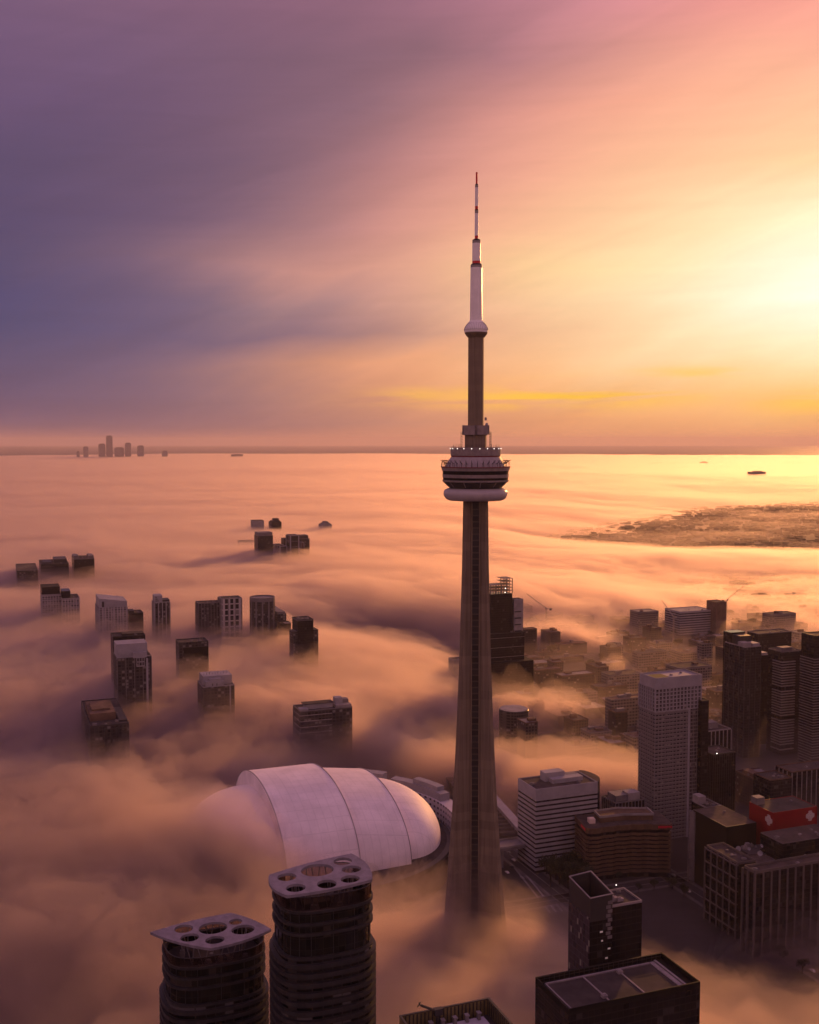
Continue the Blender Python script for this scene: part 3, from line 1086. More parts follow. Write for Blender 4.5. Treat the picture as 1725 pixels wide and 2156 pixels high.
# ------------------------------------------------------------------ the clear part of the city
def depth_of(c):
    return c.y * math.cos(PITCH) + (CAMZ - c.z) * math.sin(PITCH)


def along(c, u, px):
    """how far from c along the level direction u until the picture column px"""
    k = (px - CX) / FOC
    return (k * depth_of(c) - c.x) / (u.x - k * u.y * math.cos(PITCH))


def site(px, py, pxl, pxr, z=None, y=None):
    """near roof corner seen at (px, py); left and right roof corners seen at columns pxl and pxr"""
    c = P(px, py, z=z, y=y)
    return c, along(c, B_AX, pxr), along(c, A_AX, pxl)


def rect(x0, x1, y0, y1):
    return [(x0, y0), (x1, y0), (x1, y1), (x0, y1)]


def roof_parts(t, w, d, h, mat_par, mat_roof, par=1.2, units=4, seed=1):
    m = MB()
    m.ring(rect(0, w, 0, d), rect(0.5, w - 0.5, 0.5, d - 0.5), h, h + par)
    m.build('parapet', mat_par, t)
    m = MB()
    m.box(0.5, w - 0.5, 0.5, d - 0.5, h, h + 0.2)
    m.build('roof', mat_roof, t)
    rr = random.Random(seed)
    for k in range(units):
        s = rr.uniform(1.2, 3.2)
        x, y = rr.uniform(2, max(2.1, w - 6)), rr.uniform(2, max(2.1, d - 6))
        m = MB()
        m.box(x, x + s * 1.4, y, y + s, h + 0.2, h + 0.2 + s * 0.6)
        m.box(x + 0.2, x + s * 0.6, y + 0.2, y + s * 0.5, h + 0.2 + s * 0.6, h + 0.5 + s * 0.75)
        m.build('roof_unit', M['palegrey'] if k % 2 else M['grey'], t)


def bands(t, w, d, z0, z1, step, bh, mat, out=0.3, name='floor_band', dz=0.0):
    src = None
    z = z1 - dz
    while z - bh > z0:
        if src is None:
            m = MB()
            m.ring(rect(-out, w + out, -out, d + out), rect(0.4, w - 0.4, 0.4, d - 0.4), -bh, 0)
            src = m.build(name, mat, t, loc=(0, 0, z))
        else:
            dup(src, t, (0, 0, z))
        z -= step


def piers(t, w, d, z0, z1, step, pw, mat, out=0.35, name='pier'):
    src = None
    for length, face in ((w, 0), (d, 1)):
        n = max(1, int(round(length / step)))
        for i in range(n + 1):
            s = length * i / n
            if face == 0:
                pos, rz = (s, -out, 0), 0
            else:
                if i == 0:
                    continue
                pos, rz = (-out, s, 0), 0
            if src is None:
                m = MB()
                m.box(-pw / 2, pw / 2, 0, pw, z0, z1)
                src = m.build(name, mat, t, loc=pos)
            else:
                dup(src, t, pos)


def block(name, label, cat, px, py, pxl, pxr, z=None, y=None, wall='glassdark', group=None, pent=(), par='grey', roofm='roof', units=4, band=None, pier=None, dmin=8, wmin=8, seed=1, z0=0, par_h=1.2):
    c, w, d = site(px, py, pxl, pxr, z, y)
    w, d = max(w, wmin), max(d, dmin)
    h = c.z - par_h
    t = thing(name, label, cat, (c.x, c.y, 0), YAW, group)
    m = MB()
    m.box(0, w, 0, d, 0, h)
    m.build('wall', M[wall] if isinstance(wall, str) else wall, t)
    roof_parts(t, w, d, h, M[par], M[roofm], par_h, units, seed)
    for (a0, a1, b0, b1, hh, mt) in pent:
        m = MB()
        m.box(w * a0, w * a1, d * b0, d * b1, h + 0.1, h + hh)
        m.build('penthouse', M[mt], t)
    if band:
        bands(t, w, d, z0, h, *band)
    if pier:
        piers(t, w, d, z0, h, *pier)
    return t, c, w, d, h


# --- white striped office hotel
t, c, w, d, h = block('striped_office_block', 'white office block with dark window stripes, right behind the needle tower foot', 'office block', 1129, 1662, 1101.6, 1258, y=925,
                      wall='glassdark', par='white', roofm='roofbrown', units=5, dmin=34, par_h=1.0,
                      pent=((0.36, 0.86, 0.30, 0.62, 4.0, 'white'), (0.30, 0.62, 0.52, 0.80, 8.0, 'white')), band=(4.1, 2.5, M['white'], 0.25, 'floor_band', 7.0))
m = MB()
m.ring(rect(-0.3, w + 0.3, -0.3, d + 0.3), rect(0.3, w - 0.3, 0.3, d - 0.3), h - 6.9, h + 0.9)
m.build('top_band', M['white'], t)
m = MB()
m.box(w * 0.66, w * 0.84, d * 0.56, d * 0.75, h + 4.0, h + 4.15)
m.build('skylight', M['grey'], t)
m = MB()
arc = [(w + 0.6, 0.0)] + [(w + 0.6 + 8.5 * math.sin(a), d * 0.55 - d * 0.5 * math.cos(a)) for a in np.linspace(0.25, PI - 0.2, 12)] + [(w + 0.6, d)]
m.prism(arc, 0, h - 0.5)
m.build('curved_end', M['glassdark'], t)
m = MB()
m.prism(arc, h - 0.45, h + 1.0)
m.build('curved_roof', M['roofbrown'], t)

# --- wavy brown building
c, w, d = site(1236, 1752, 1226, 1414, y=905)
t = thing('wavy_brown_block', 'brown office block with rippling balcony bands and red lettering at its roof corners', 'office block', (c.x, c.y, 0), R(9))
w = along(c, Vector((math.cos(R(9)), math.sin(R(9)), 0)), 1417)
d, h = 34.0, 43.5


def wavy(o, n=28):
    pts = []
    for i in range(n + 1):
        s = i / n
        bay = 5.0 * math.sin(PI * s) ** 2 + 0.9 * math.copysign(1, math.sin(s * 12 * PI)) * 0.5
        pts.append((w * s * (1 + 2 * o / w) - o, bay - o + (3 if i in (0, n) else 0)))
    return pts + [(w + o, d + o), (w * 0.5, d + o + 6), (-o, d + o)]


m = MB()
m.prism(wavy(-1.3), 0, h)
m.build('wall', M['glassdark'], t)
M['bandbrown'] = principled('band_brown', (0.105, 0.062, 0.04), 0.85, var=0.25, scale=0.15)
src = None
z = 4.5
while z < h - 3:
    if src is None:
        m = MB()
        m.prism(wavy(0.0), 0, 2.1)
        src = m.build('floor_band', M['bandbrown'], t, loc=(0, 0, z))
    else:
        dup(src, t, (0, 0, z))
    z += 3.6
m = MB()
m.prism(wavy(0.1), h - 1.5, h + 3.0)
m.build('top_band', M['bandbrown'], t)
m = MB()
m.prism(wavy(-0.6), h + 3.05, h + 3.2)
m.build('roof', M['roofbrown'], t)
pen = [(w * 0.2, d * 0.35), (w * 0.5, d * 0.45), (w * 0.84, d * 0.35), (w * 0.84, d * 0.8), (w * 0.5, d * 0.95), (w * 0.2, d * 0.8)]
cm = (w * 0.52, d * 0.62)
m = MB()
m.prism([(cm[0] + (x - cm[0]) * 0.97, cm[1] + (y - cm[1]) * 0.95) for x, y in pen], h + 3.0, h + 8.0)
m.build('penthouse', M['bandbrown'], t)
m = MB()
m.ring(pen, [(cm[0] + (x - cm[0]) * 0.96, cm[1] + (y - cm[1]) * 0.94) for x, y in pen], h + 7.4, h + 9.4)
m.build('penthouse_rail', M['palegrey'], t)
m = MB()
m.box(w * 0.08, w * 0.15, d * 0.35, d * 0.52, h + 3.2, h + 7.0)
m.box(w * 0.09, w * 0.14, d * 0.38, d * 0.48, h + 7.0, h + 7.5)
m.build('cooling_unit', principled('cooling_cream', (0.62, 0.48, 0.42), 0.7), t)
M['signred'] = principled('sign_red', (0.55, 0.015, 0.04), 0.5)
m = MB()
rr = random.Random(5)
x = w * 0.83
while x < w * 0.985:
    lw = rr.uniform(0.9, 1.5)
    yb = 5.0 * math.sin(PI * x / w) ** 2 - 1.0
    m.box(x, x + lw, yb - 0.25, yb, h + 0.2 + (0 if rr.random() > 0.3 else 0.5), h + 2.1)
    x += lw + 0.25
m.build('sign_lettering', M['signred'], t)
m = MB()
for k in range(7):
    m.box(-0.5, -0.2, d * 0.10 + k * 1.7, d * 0.10 + k * 1.7 + 1.3, h + 0.2, h + 2.3)
m.build('sign_lettering', M['signred'], t)

# --- tall white gridded condominium
t, c, w, d, h = block('grid_condo_tower', 'tall white gridded condominium slab with blank top storeys, beyond the wavy brown block', 'condominium tower',
                      1381, 1428, 1362, 1477, y=1000, wall=facade('grid_condo_wall', (0.018, 0.017, 0.02), (0.11, 0.095, 0.10), 3.4, 3.55, 0.30, 0.2, 0.7), par='white', roofm='white', units=2, dmin=26, par_h=1.5)
m = MB()
m.ring(rect(-0.35, w + 0.35, -0.35, d + 0.35), rect(0.2, w - 0.2, 0.2, d - 0.2), h - 8.5, h + 1.4)
m.build('blank_top', M['white'], t)
m = MB()
m.box(1.2, w * 0.34, 1.5, d * 0.7, h + 0.25, h + 0.9)
m.build('roof_well', M['black'], t)
M['slab'] = principled('balcony_slab', (0.19, 0.165, 0.17), 0.8, var=0.15, scale=0.2)
# punched upper storeys: white piers and beams
piers(t, w, d, h - 30, h - 8.4, w / 13, 1.25, M['white'], 0.35, 'upper_pier')
bands(t, w, d, h - 31, h - 8.5, 3.55, 1.0, M['white'], 0.28, 'upper_beam')
# balcony storeys
bands(t, w * 0.70, d, 0, h - 31, 3.55, 1.15, M['slab'], 0.55, 'balcony_slab')
piers(t, w, d, 0, h - 31, w / 13, 0.5, M['slab'], 0.42, 'balcony_fin')
m = MB()
m.box(w * 0.715, w * 0.755, -0.8, 0.4, 0, h - 30)
m.build('tall_fin', M['white'], t)
bands(t, w, d, 0, h - 31, 3.55, 0.45, M['slab'], 0.3, 'slab_edge', 1.8)
block('dark_slab', 'dark glass slab tucked against the right side of the white gridded slab', 'office block', 1478, 1475, 1476, 1486, y=1012, wall='glassdark', par='dark', units=0, dmin=20)

# --- low concrete office between hotel and condo
block('ribbed_office', 'low grey office with vertical ribs and two roof boxes, beside the striped block', 'office block', 1296, 1690, 1283, 1358, y=968, wall='glassdark', par='grey', roofm='roof', units=2,
      dmin=22, pent=((0.1, 0.9, 0.2, 0.85, 5.5, 'grey'), (0.5, 0.9, 0.15, 0.6, 6.8, 'palegrey')), pier=(3.3, 0.8, M['grey'], 0.4))

# --- black box hall with brown roof, and its pillar frame
t, c, w, d, h = block('black_hall', 'windowless black hall with a flat brown roof, left of the red hall', 'broadcast hall', 1530, 1741, 1459.5, 1593, y=868, wall='black', par='dark', roofm='roofbrown', units=1, par_h=0.4)
m = MB()
m.box(-1.2, -0.2, d - 4, d + 3, 0, h - 1)
m.build('end_pillar', M['grey'], t)
for k in range(5):
    m = MB()
    m.box(-5.0, -0.4, d - 1, d - 0.4, 4 + k * 7.5, 4.8 + k * 7.5)
    m.build('frame_beam', M['grey'], t)
for k in range(2):
    m = MB()
    m.box(-5.0 + k * 3.9, -4.3 + k * 3.9, d - 1, d - 0.3, 0, h + 2 - k * 2)
    m.build('frame_post', M['grey'], t)

# --- red hall with round white emblems
M['hallred'] = principled('hall_red', (0.19, 0.003, 0.006), 0.6, var=0.1, scale=0.1)
M['emblem'] = principled('emblem_white', (0.48, 0.40, 0.40), 0.6)
t, c, w, d, h = block('red_hall', 'bright red hall with a round white emblem on each visible face', 'broadcast hall', 1627.6, 1711.6, 1578, 1721, y=872, wall='hallred', par='hallred', roofm='roof', units=1, par_h=0.6)
m = MB()
m.box(w * 0.02, w * 0.2, d * 0.72, d * 0.97, h + 0.2, h + 6)
m.build('stair_head', M['grey'], t)


def emblem(parent, cx, cz, face, R0):
    mm = MB()

    def put(pts):
        n = len(pts)
        if face == 'front':
            vs = [(cx + x, -0.25, cz + z_) for x, z_ in pts] + [(cx + x, 0.1, cz + z_) for x, z_ in pts]
        else:
            vs = [(-0.25, cx - x, cz + z_) for x, z_ in pts] + [(0.1, cx - x, cz + z_) for x, z_ in pts]
        mm.add(vs, [tuple(range(n)), tuple(range(n, 2 * n))[::-1]] + [(i, (i + 1) % n, n + (i + 1) % n, n + i) for i in range(n)])
    put([(0.24 * R0 * math.cos(2 * PI * k / 20), 0.24 * R0 * math.sin(2 * PI * k / 20)) for k in range(20)])
    for ring, (r0, r1) in enumerate(((0.30, 0.52), (0.58, 0.78), (0.84, 1.0))):
        for q_ in range(4 if ring < 2 else 4):
            ac = PI / 2 * q_
            span = (0.68, 0.62, 0.46)[ring]
            put([(R0 * r1 * math.cos(ac + s), R0 * r1 * math.sin(ac + s)) for s in np.linspace(-span, span, 8)] +
                [(R0 * r0 * math.cos(ac + s), R0 * r0 * math.sin(ac + s)) for s in np.linspace(span, -span, 8)])
            if ring == 1:
                a2 = ac + PI / 4
                put([(R0 * 0.62 * math.cos(a2) + R0 * 0.17 * math.cos(2 * PI * k / 10), R0 * 0.62 * math.sin(a2) + R0 * 0.17 * math.sin(2 * PI * k / 10)) for k in range(10)])
    return mm.build('emblem', M['emblem'], parent)


emblem(t, w * 0.84, h - 6.4, 'front', 4.3)
emblem(t, d * 0.16, h - 6.8, 'side', 4.3)

# --- framed broadcasting block with dishes
M['frame'] = principled('frame_concrete', (0.105, 0.083, 0.083), 0.8, var=0.15, scale=0.2)
t, c, w, d, h = block('framed_block', 'dark glass block behind an open grid of pale concrete frames, satellite dishes on its roof', 'broadcast building', 1554.4, 1816, 1488, 1577, y=800, wall='glassdark', par='frame', roofm='roof', units=4, par_h=1.8, wmin=16)
for i in range(6):
    m = MB()
    s = d * i / 5
    m.box(-1.9, -1.0, s - 0.45, s + 0.45, 0, h + 0.6)
    m.build('frame_post', M['frame'], t)
for k in range(6):
    m = MB()
    zz_ = h - 0.6 - k * 10.0
    m.box(-1.85, -0.95, 0.5, d - 0.5, zz_ - 0.45, zz_ + 0.45)
    m.build('frame_beam', M['frame'], t)
    for i in range(6):
        m = MB()
        s = d * i / 5
        m.box(-0.95, 0.3, s - 0.2, s + 0.2, zz_ - 0.4, zz_ + 0.4)
        m.build('frame_bracket', M['frame'], t)
t2, c2, w2, d2, h2 = block('colonnade_block', 'misty pale block with tall columns under a deep cornice at the right frame edge', 'broadcast building', 1590, 1834, 1574, 1790, y=770, wall='glassdark', par='frame', roofm='roofbrown', units=5, par_h=2.2,
                           dmin=12, pier=(7.0, 1.4, M['frame'], 0.7))
# round podium drum for the dishes
dc = P(1597, 1808, z=54)
t3 = thing('podium_drum', 'low round concrete drum carrying satellite dishes, between framed block and colonnade', 'roof drum', (dc.x, dc.y, 0))
m = MB()
m.lathe([(13, 0), (13, 50), (12.5, 50.5), (12.3, 52.0)], 40)
m.build('drum_wall', M['grey'], t3, True)
m = MB()
m.lathe([(12.2, 51.9), (12.2, 52.3)], 40)
m.build('drum_roof', M['roofbrown'], t3)
m = MB()
m.ring([(12.6 * math.cos(2 * PI * k / 40), 12.6 * math.sin(2 * PI * k / 40)) for k in range(40)], [(12.0 * math.cos(2 * PI * k / 40), 12.0 * math.sin(2 * PI * k / 40)) for k in range(40)], 51.9, 53.3)
m.build('drum_rim', M['frame'], t3)


def dish(px, py, z, r, az_, el_, label):
    p = P(px, py, z=z)
    o = thing('satellite_dish', label, 'satellite dish', (p.x, p.y, z - r * 0.9), R(az_), 'white satellite dishes on the broadcasting roofs')
    mm = MB()
    pr = [(0.05, 0.0), (r * 0.4, r * 0.05), (r * 0.75, r * 0.18), (r, r * 0.34), (r * 1.0, r * 0.37), (r * 0.74, r * 0.22), (r * 0.38, r * 0.09), (0.05, r * 0.04)]
    mm.lathe(pr, 24, caps=False)
    b_ = mm.build('reflector', M['white'], o, True, loc=(0, 0, r * 1.1))
    b_.rotation_euler.x = R(90 - el_)
    mm = MB()
    mm.bar((0, 0.2, -0.8), (0, 0.2, r * 1.1), 0.25, 8)
    mm.bar((-r * 0.6, 0.6, -0.8), (0, 0.2, r * 0.7), 0.12, 6)
    mm.bar((r * 0.6, 0.6, -0.8), (0, 0.2, r * 0.7), 0.12, 6)
    mm.build('mount', M['grey'], o)
    mm = MB()
    mm.bar((0, 0, 0.05), (0, 0, r * 0.9), 0.1, 6)
    f_ = mm.build('feed_arm', M['dark'], o, loc=(0, 0, r * 1.1))
    f_.rotation_euler.x = R(90 - el_)


dish(1556, 1790, 57.5, 2.6, -62, 25, 'white dish seen almost edge-on at the left rim of the roof drum')
dish(1600, 1798, 57, 2.0, 0, 28, 'round white dish facing the viewer at the near edge of the drum')
dish(1603, 1782, 57, 1.5, 40, 35, 'small tilted dish behind the near one on the drum')
dish(1578, 1788, 56, 1.3, -30, 30, 'smallest dish on the left half of the drum')
dish(1696, 1806, 52, 2.1, 0, 30, 'lone white dish on the colonnade block roof')
cl = P(1615, 1786, z=52)
t4 = thing('plant_deck', 'dark clutter of ducts and aerials on the roof behind the dishes', 'roof plant', (cl.x, cl.y, 0), YAW)
rr = random.Random(21)
m = MB()
m.box(-16, 14, -4, 16, 0, 49)
m.build('wall', M['dark'], t4)
for k in range(16):
    s = rr.uniform(1.2, 4)
    x, y = rr.uniform(-15, 11), rr.uniform(-3, 13)
    m = MB()
    m.box(x, x + s, y, y + s * 0.8, 49, 49 + s * rr.uniform(0.5, 1.1))
    m.box(x + s * 0.2, x + s * 0.5, y + s * 0.1, y + s * 0.4, 49 + s * 0.4, 49.6 + s)
    m.build('duct', M['grey'] if k % 3 else M['palegrey'], t4)

# --- black building with the three-panel roof
t, c, w, d, h = block('black_roof_tower', 'black tower whose flat roof carries three dark panels in a pale border', 'office tower', 1197, 2125, 1127.6, 1474.7, z=125, wall='glassdark', par='black', roofm='black', units=0, par_h=3.0)
m = MB()
for a0, a1 in ((0.06, 0.33), (0.335, 0.60), (0.605, 0.87)):
    m.box(w * a0, w * a1, d * 0.14, d * 0.86, h + 0.25, h + 0.6)
m.build('roof_panel', M['roof'], t)
M['pale'] = principled('pale_edging', (0.26, 0.215, 0.225), 0.8, var=0.15, scale=0.3)
for args in ((0.045, 0.055, 0.10, 0.90), (0.328, 0.338, 0.13, 0.87), (0.598, 0.608, 0.13, 0.87), (0.868, 0.90, 0.10, 0.90)):
    m = MB()
    m.box(w * args[0], w * args[1], d * args[2], d * args[3], h + 0.25, h + 1.0)
    m.build('roof_border', M['pale'], t)
for b0, b1 in ((0.095, 0.125), (0.875, 0.905)):
    m = MB()
    m.box(w * 0.057, w * 0.866, d * b0, d * b1, h + 0.25, h + 0.95)
    m.build('roof_border', M['pale'], t)
m = MB()
m.box(w * 0.91, w * 0.925, d * 0.08, d * 0.92, h + 0.25, h + 1.3)
m.build('cable_tray', M['pale'], t)
for x, y in ((0.31, 0.2), (0.58, 0.75)):
    m = MB()
    m.box(w * x, w * x + 2.4, d * y, d * y + 2.4, h + 0.6, h + 1.9)
    m.box(w * x + 0.5, w * x + 1.9, d * y + 0.5, d * y + 1.9, h + 1.9, h + 2.3)
    m.build('roof_hatch', M['pale'], t)
m = MB()
for k in range(26):
    x = w * (k + 0.5) / 26
    m.bar((x, d - 1.2, h + 0.2), (x, d - 1.2, h + 3.2), 0.12, 4)
m.bar((0.5, d - 1.2, h + 3.2), (w - 0.5, d - 1.2, h + 3.2), 0.12, 4)
m.bar((0.5, d - 1.2, h + 1.9), (w - 0.5, d - 1.2, h + 1.9), 0.1, 4)
m.build('roof_railing', M['dark'], t)

# --- dark tower with the raked open crown
c, w, d = site(1243.5, 1892, 1199, 1355, z=150)
t = thing('raked_crown_tower', 'black glass tower with a sloping open crown and lower roof terrace at its right', 'hotel tower', (c.x, c.y, 0), YAW)
hw_ = along(c, B_AX, 1290)
M['glassviolet'] = facade('violet_glass', (0.035, 0.028, 0.04), (0.05, 0.04, 0.055), 1.6, 3.3, 0.08, 0.1, 0.4, 0.2)
m = MB()
m.box(0, hw_, 0, d, 0, 138)
m.build('wall', M['glassdark'], t)
m = MB()
m.box(hw_ + 0.02, w, 1.0, d * 0.86, 0, 143)
m.build('side_wing', M['glassdark'], t)
m = MB()
m.box(-0.35, -0.02, 0.2, d, 0, 140)
m.build('violet_face', M['glassviolet'], t)
# crown: a glass wall whose top edge rises from the near corner
m = MB()
cr = [(0, 0, 150), (hw_, 0, 150.5), (hw_, d, 154), (0, d, 153)]
th_ = 0.7
ci = [(th_, th_, 150), (hw_ - th_, th_, 150.5), (hw_ - th_, d - th_, 154), (th_, d - th_, 153)]
vs = [(x, y, 138) for x, y, _ in cr] + cr + [(x, y, 138) for x, y, _ in ci] + ci
fs = []
for i in range(4):
    j = (i + 1) % 4
    fs += [(i, j, 4 + j, 4 + i), (8 + j, 8 + i, 12 + i, 12 + j), (4 + i, 4 + j, 12 + j, 12 + i)]
m.add(vs, fs)
m.build('crown_wall', M['dark'], t)
m = MB()
for i in range(4):
    j = (i + 1) % 4
    m.bar((cr[i][0], cr[i][1], cr[i][2] + 0.15), (cr[j][0], cr[j][1], cr[j][2] + 0.15), 0.35, 5)
m.build('crown_rail', M['pale'], t)
m = MB()
m.box(1.2, hw_ - 1.2, 1.5, d - 2, 138.05, 138.3)
m.build('crown_floor', M['roof'], t)
for k in range(3):
    m = MB()
    m.box(hw_ * (0.2 + 0.2 * k), hw_ * (0.35 + 0.2 * k), d * 0.3, d * (0.5 + 0.1 * k), 138.3, 141 + k)
    m.box(hw_ * (0.22 + 0.2 * k), hw_ * (0.3 + 0.2 * k), d * 0.34, d * 0.44, 141 + k, 141.8 + k)
    m.build('chiller', M['grey'], t)
m = MB()
m.ring(rect(hw_ + 0.1, w, 1.0, d * 0.86), rect(hw_ + 0.6, w - 0.5, 1.5, d * 0.86 - 0.5), 143, 144.2)
m.build('terrace_parapet', M['pale'], t)
m = MB()
m.box(hw_ + 0.6, w - 0.5, 1.5, d * 0.86 - 0.5, 143, 143.2)
m.build('terrace_roof', M['roof'], t)
for k, (a_, b_, s_) in enumerate(((0.5, 0.3, 2.6), (0.62, 0.25, 2.0), (0.6, 0.6, 1.6), (0.8, 0.7, 1.3))):
    m = MB()
    m.box(w * a_, w * a_ + s_ * 1.8, d * b_, d * b_ + s_, 143.2, 143.2 + s_ * 0.7)
    m.box(w * a_ + 0.3, w * a_ + s_, d * b_ + 0.3, d * b_ + s_ * 0.6, 143.2 + s_ * 0.7, 143.6 + s_ * 0.9)
    m.build('roof_unit', M['pale'] if k < 2 else M['grey'], t)
# a ladder of white sheets inside the corner of the crown
m = MB()
for k in range(9):
    m.box(hw_ - 2.6 - (k % 2), hw_ - 0.1 - (k % 2), -0.25, 0.6, 128 + k * 2.2, 129.6 + k * 2.2)
m.build('torn_sheeting', M['grey'], t)
for k in range(9):
    m = MB()
    rr2 = random.Random(k)
    xl = hw_ * 0.3 + rr2.uniform(0, 8)
    m.box(xl, xl + rr2.uniform(0.8, 1.6), -0.14, 0.05, 95 + k * 4.6, 95.8 + k * 4.6)
    m.build('lit_window', glow('window_light', (0.8, 0.7, 0.68), 0.10) if k == 0 else bpy.data.materials['window_light'], t)

# --- bottom roof with parapet screen and cradle crane
c = P(1029.6, 2101.6, z=200)
t = thing('screened_roof_tower', 'tower top with white roof inside a ribbed yellowish screen at the picture foot', 'tower', (c.x, c.y, 0), YAW)
lw = -along(c, -B_AX, 841)
lw = abs(along(c, B_AX, 841))
m = MB()
m.box(-lw, 0, -34, 0, 0, 195)
m.build('wall', M['glassdark'], t)
M['screenyel'] = principled('screen_ochre', (0.16, 0.12, 0.055), 0.7, var=0.25, scale=0.3)
m = MB()
m.ring(rect(-lw, 0, -34, 0), rect(-lw + 0.5, -0.5, -33.5, -0.5), 195, 200)
m.build('parapet_screen', M['screenyel'], t)
m = MB()
for k in range(24):
    x = -lw + lw * (k + 0.5) / 24
    m.box(x - 0.12, x + 0.12, -0.8, -0.5, 195.3, 199.9)
for k in range(26):
    y = -34 * (k + 0.5) / 26
    m.box(-0.8, -0.5, y - 0.12, y + 0.12, 195.3, 199.9)
m.build('screen_rib', M['dark'], t)
m = MB()
m.ring(rect(-lw - 0.1, 0.1, -34.1, 0.1), rect(-lw + 0.6, -0.6, -33.4, -0.6), 200, 200.25)
m.build('screen_cap', M['dark'], t)
m = MB()
m.box(-lw + 0.6, -0.6, -33.4, -0.6, 195.0, 195.2)
m.build('roof', M['roof'], t)
m = MB()
m.box(-lw + 4, -3.5, -33, -3.5, 195.2, 196.6)
m.build('white_deck', principled('deck_white', (0.40, 0.35, 0.41), 0.8, var=0.08, scale=0.3), t)
for k in range(5):
    m = MB()
    x = -lw + 8 + k * (lw - 14) / 4
    m.box(x, x + 0.9, -5.2, -3.9, 195.2, 198.6)
    m.box(x - 0.2, x + 1.1, -5.4, -3.7, 198.6, 198.9)
    m.build('davit_post', M['grey'], t)
cc = thing('cradle_crane', 'small window cleaning crane with a raised arm on the screened roof edge', 'roof crane', (c.x - B_AX.x * lw * 0.62 - A_AX.x * 3, c.y - B_AX.y * lw * 0.62 - A_AX.y * 3, 195.2), YAW)
m = MB()
m.box(-1.6, 1.6, -1, 1, 0, 1.0)
m.bar((0, 0, 1), (0, 0, 5.4), 0.55, 8)
m.box(-1.2, 1.4, -0.8, 0.8, 4.6, 6.6)
m.build('carriage', M['dark'], cc)
m = MB()
m.bar((-0.8, 0, 6.0), (-5.2, 0.5, 8.2), 0.4, 8)
m.bar((-5.2, 0.5, 8.2), (-5.8, 0.5, 8.6), 0.25, 8)
m.build('jib', M['dark'], cc)
m = MB()
m.bar((-6.8, -0.5, 8.6), (-5.0, 1.5, 8.7), 0.18, 6)
m.bar((-5.8, 0.5, 8.6), (-5.9, 0.5, 9.3), 0.15, 6)
m.build('jib_head', M['dark'], cc)

# --- dark towers at the right
t, c, w, d, h = block('crowned_glass_tower', 'dark glass tower with a pale broken crown, left of the chevron balcony tower', 'condominium tower', 1569, 1362, 1527, 1603, y=1270, wall='glassblue', par='palegrey', roofm='roof', units=3, dmin=20,
                      pent=((0.05, 0.5, 0.1, 0.4, 5, 'palegrey'), (0.55, 0.98, 0.05, 0.5, 4, 'white'), (0.2, 0.9, 0.4, 0.8, 11, 'dark')), pier=(9, 0.7, M['dark'], 0.3))
m = MB()
m.box(w * 0.1, w * 1.0, d * 0.8, d * 0.8 + 14, 0, h + 13)
m.build('rear_wing', M['glassdark'], t)
t, c, w, d, h = block('chevron_tower', 'dark tower with white chevron balconies stacked down its front', 'condominium tower', 1647, 1372, 1618, 1691, y=1282, wall='glassblue', par='grey', roofm='roofbrown', units=3, dmin=24,
                      pent=((0.2, 0.7, 0.3, 0.7, 4, 'grey'),))
src = None
z = h - 12
k = 0
while z > 4:
    if k % 11 != 10:
        if src is None:
            m = MB()
            m.prism([(-1.4, d * 0.62), (-1.4, -1.2), (0, -1.8), (w * 0.62, -1.8), (w * 0.62, 0.3), (0.3, 0.3), (0.3, d * 0.62)], 0, 1.15)
            src = m.build('balcony', M['palegrey'], t, loc=(0, 0, z))
        else:
            dup(src, t, (0, 0, z))
    z -= 3.2
    k += 1
t, c, w, d, h = block('edge_balcony_tower', 'dark balcony tower cut by the right frame edge', 'condominium tower', 1716, 1338, 1690, 1775, y=1240, wall='glassdark', par='dark', units=1, dmin=22)
bands(t, w, d, 0, h - 26, 3.2, 0.9, M['grey'], 0.8, 'balcony')
block('white_stub_tower', 'narrow tower with a white top squeezed between the two dark towers', 'condominium tower', 1606, 1378, 1601, 1618, y=1330, wall='glassdark', par='white', units=0, dmin=14, pent=((0.0, 0.95, 0.1, 0.9, 3, 'white'),))
block('long_dark_slab', 'long dark slab with a plain front, behind the crowned tower', 'office block', 1597, 1334, 1592, 1667, y=1640, wall='glassdark', par='grey', units=3, dmin=26)
block('tall_fin_block', 'pale office with tall white fins, right of the gridded slab', 'office block', 1481, 1540, 1478, 1540, y=1130, wall='glassdark', par='palegrey', units=2, dmin=24, pier=(5.2, 1.0, M['palegrey'], 0.6), pent=((0.0, 0.72, 0.4, 0.9, 6.5, 'grey'),))
t, c, w, d, h = block('ribbed_black_block', 'black ribbed block with a brown roof and one lamp, under the finned office', 'office block', 1502, 1588, 1477, 1549, y=1040, wall='glassdark', par='dark', roofm='roofbrown', units=2, dmin=26, pier=(2.6, 0.4, M['dark'], 0.25))
m = MB()
m.lathe([(0.0, -0.6), (0.6, 0), (0.0, 0.6)], 8, caps=False)
m.build('roof_lamp', M['lamp'], t, loc=(w * 0.15, -0.4, h + 1.6))
block('brown_terrace_block', 'low brown stepped block under the dark towers', 'apartment block', 1590, 1640, 1549, 1640, y=1090, wall=facade('brown_wall', (0.02, 0.016, 0.015), (0.07, 0.048, 0.04), 3.5, 3.3, 0.35, 0.4, 0.5), par='brick', roofm='roofbrown', units=6, dmin=22,
      pent=((0.1, 0.4, 0.2, 0.8, 4, 'brick'), (0.5, 0.8, 0.3, 0.7, 3, 'grey')))
block('pale_fin_block', 'brownish block with pale upright fins at the right edge, above the red hall', 'office block', 1668, 1625, 1655, 1760, y=1060, wall='glassdark', par='brick', roofm='roofbrown', units=3, dmin=24, pier=(6, 0.8, M['palegrey'], 0.5))
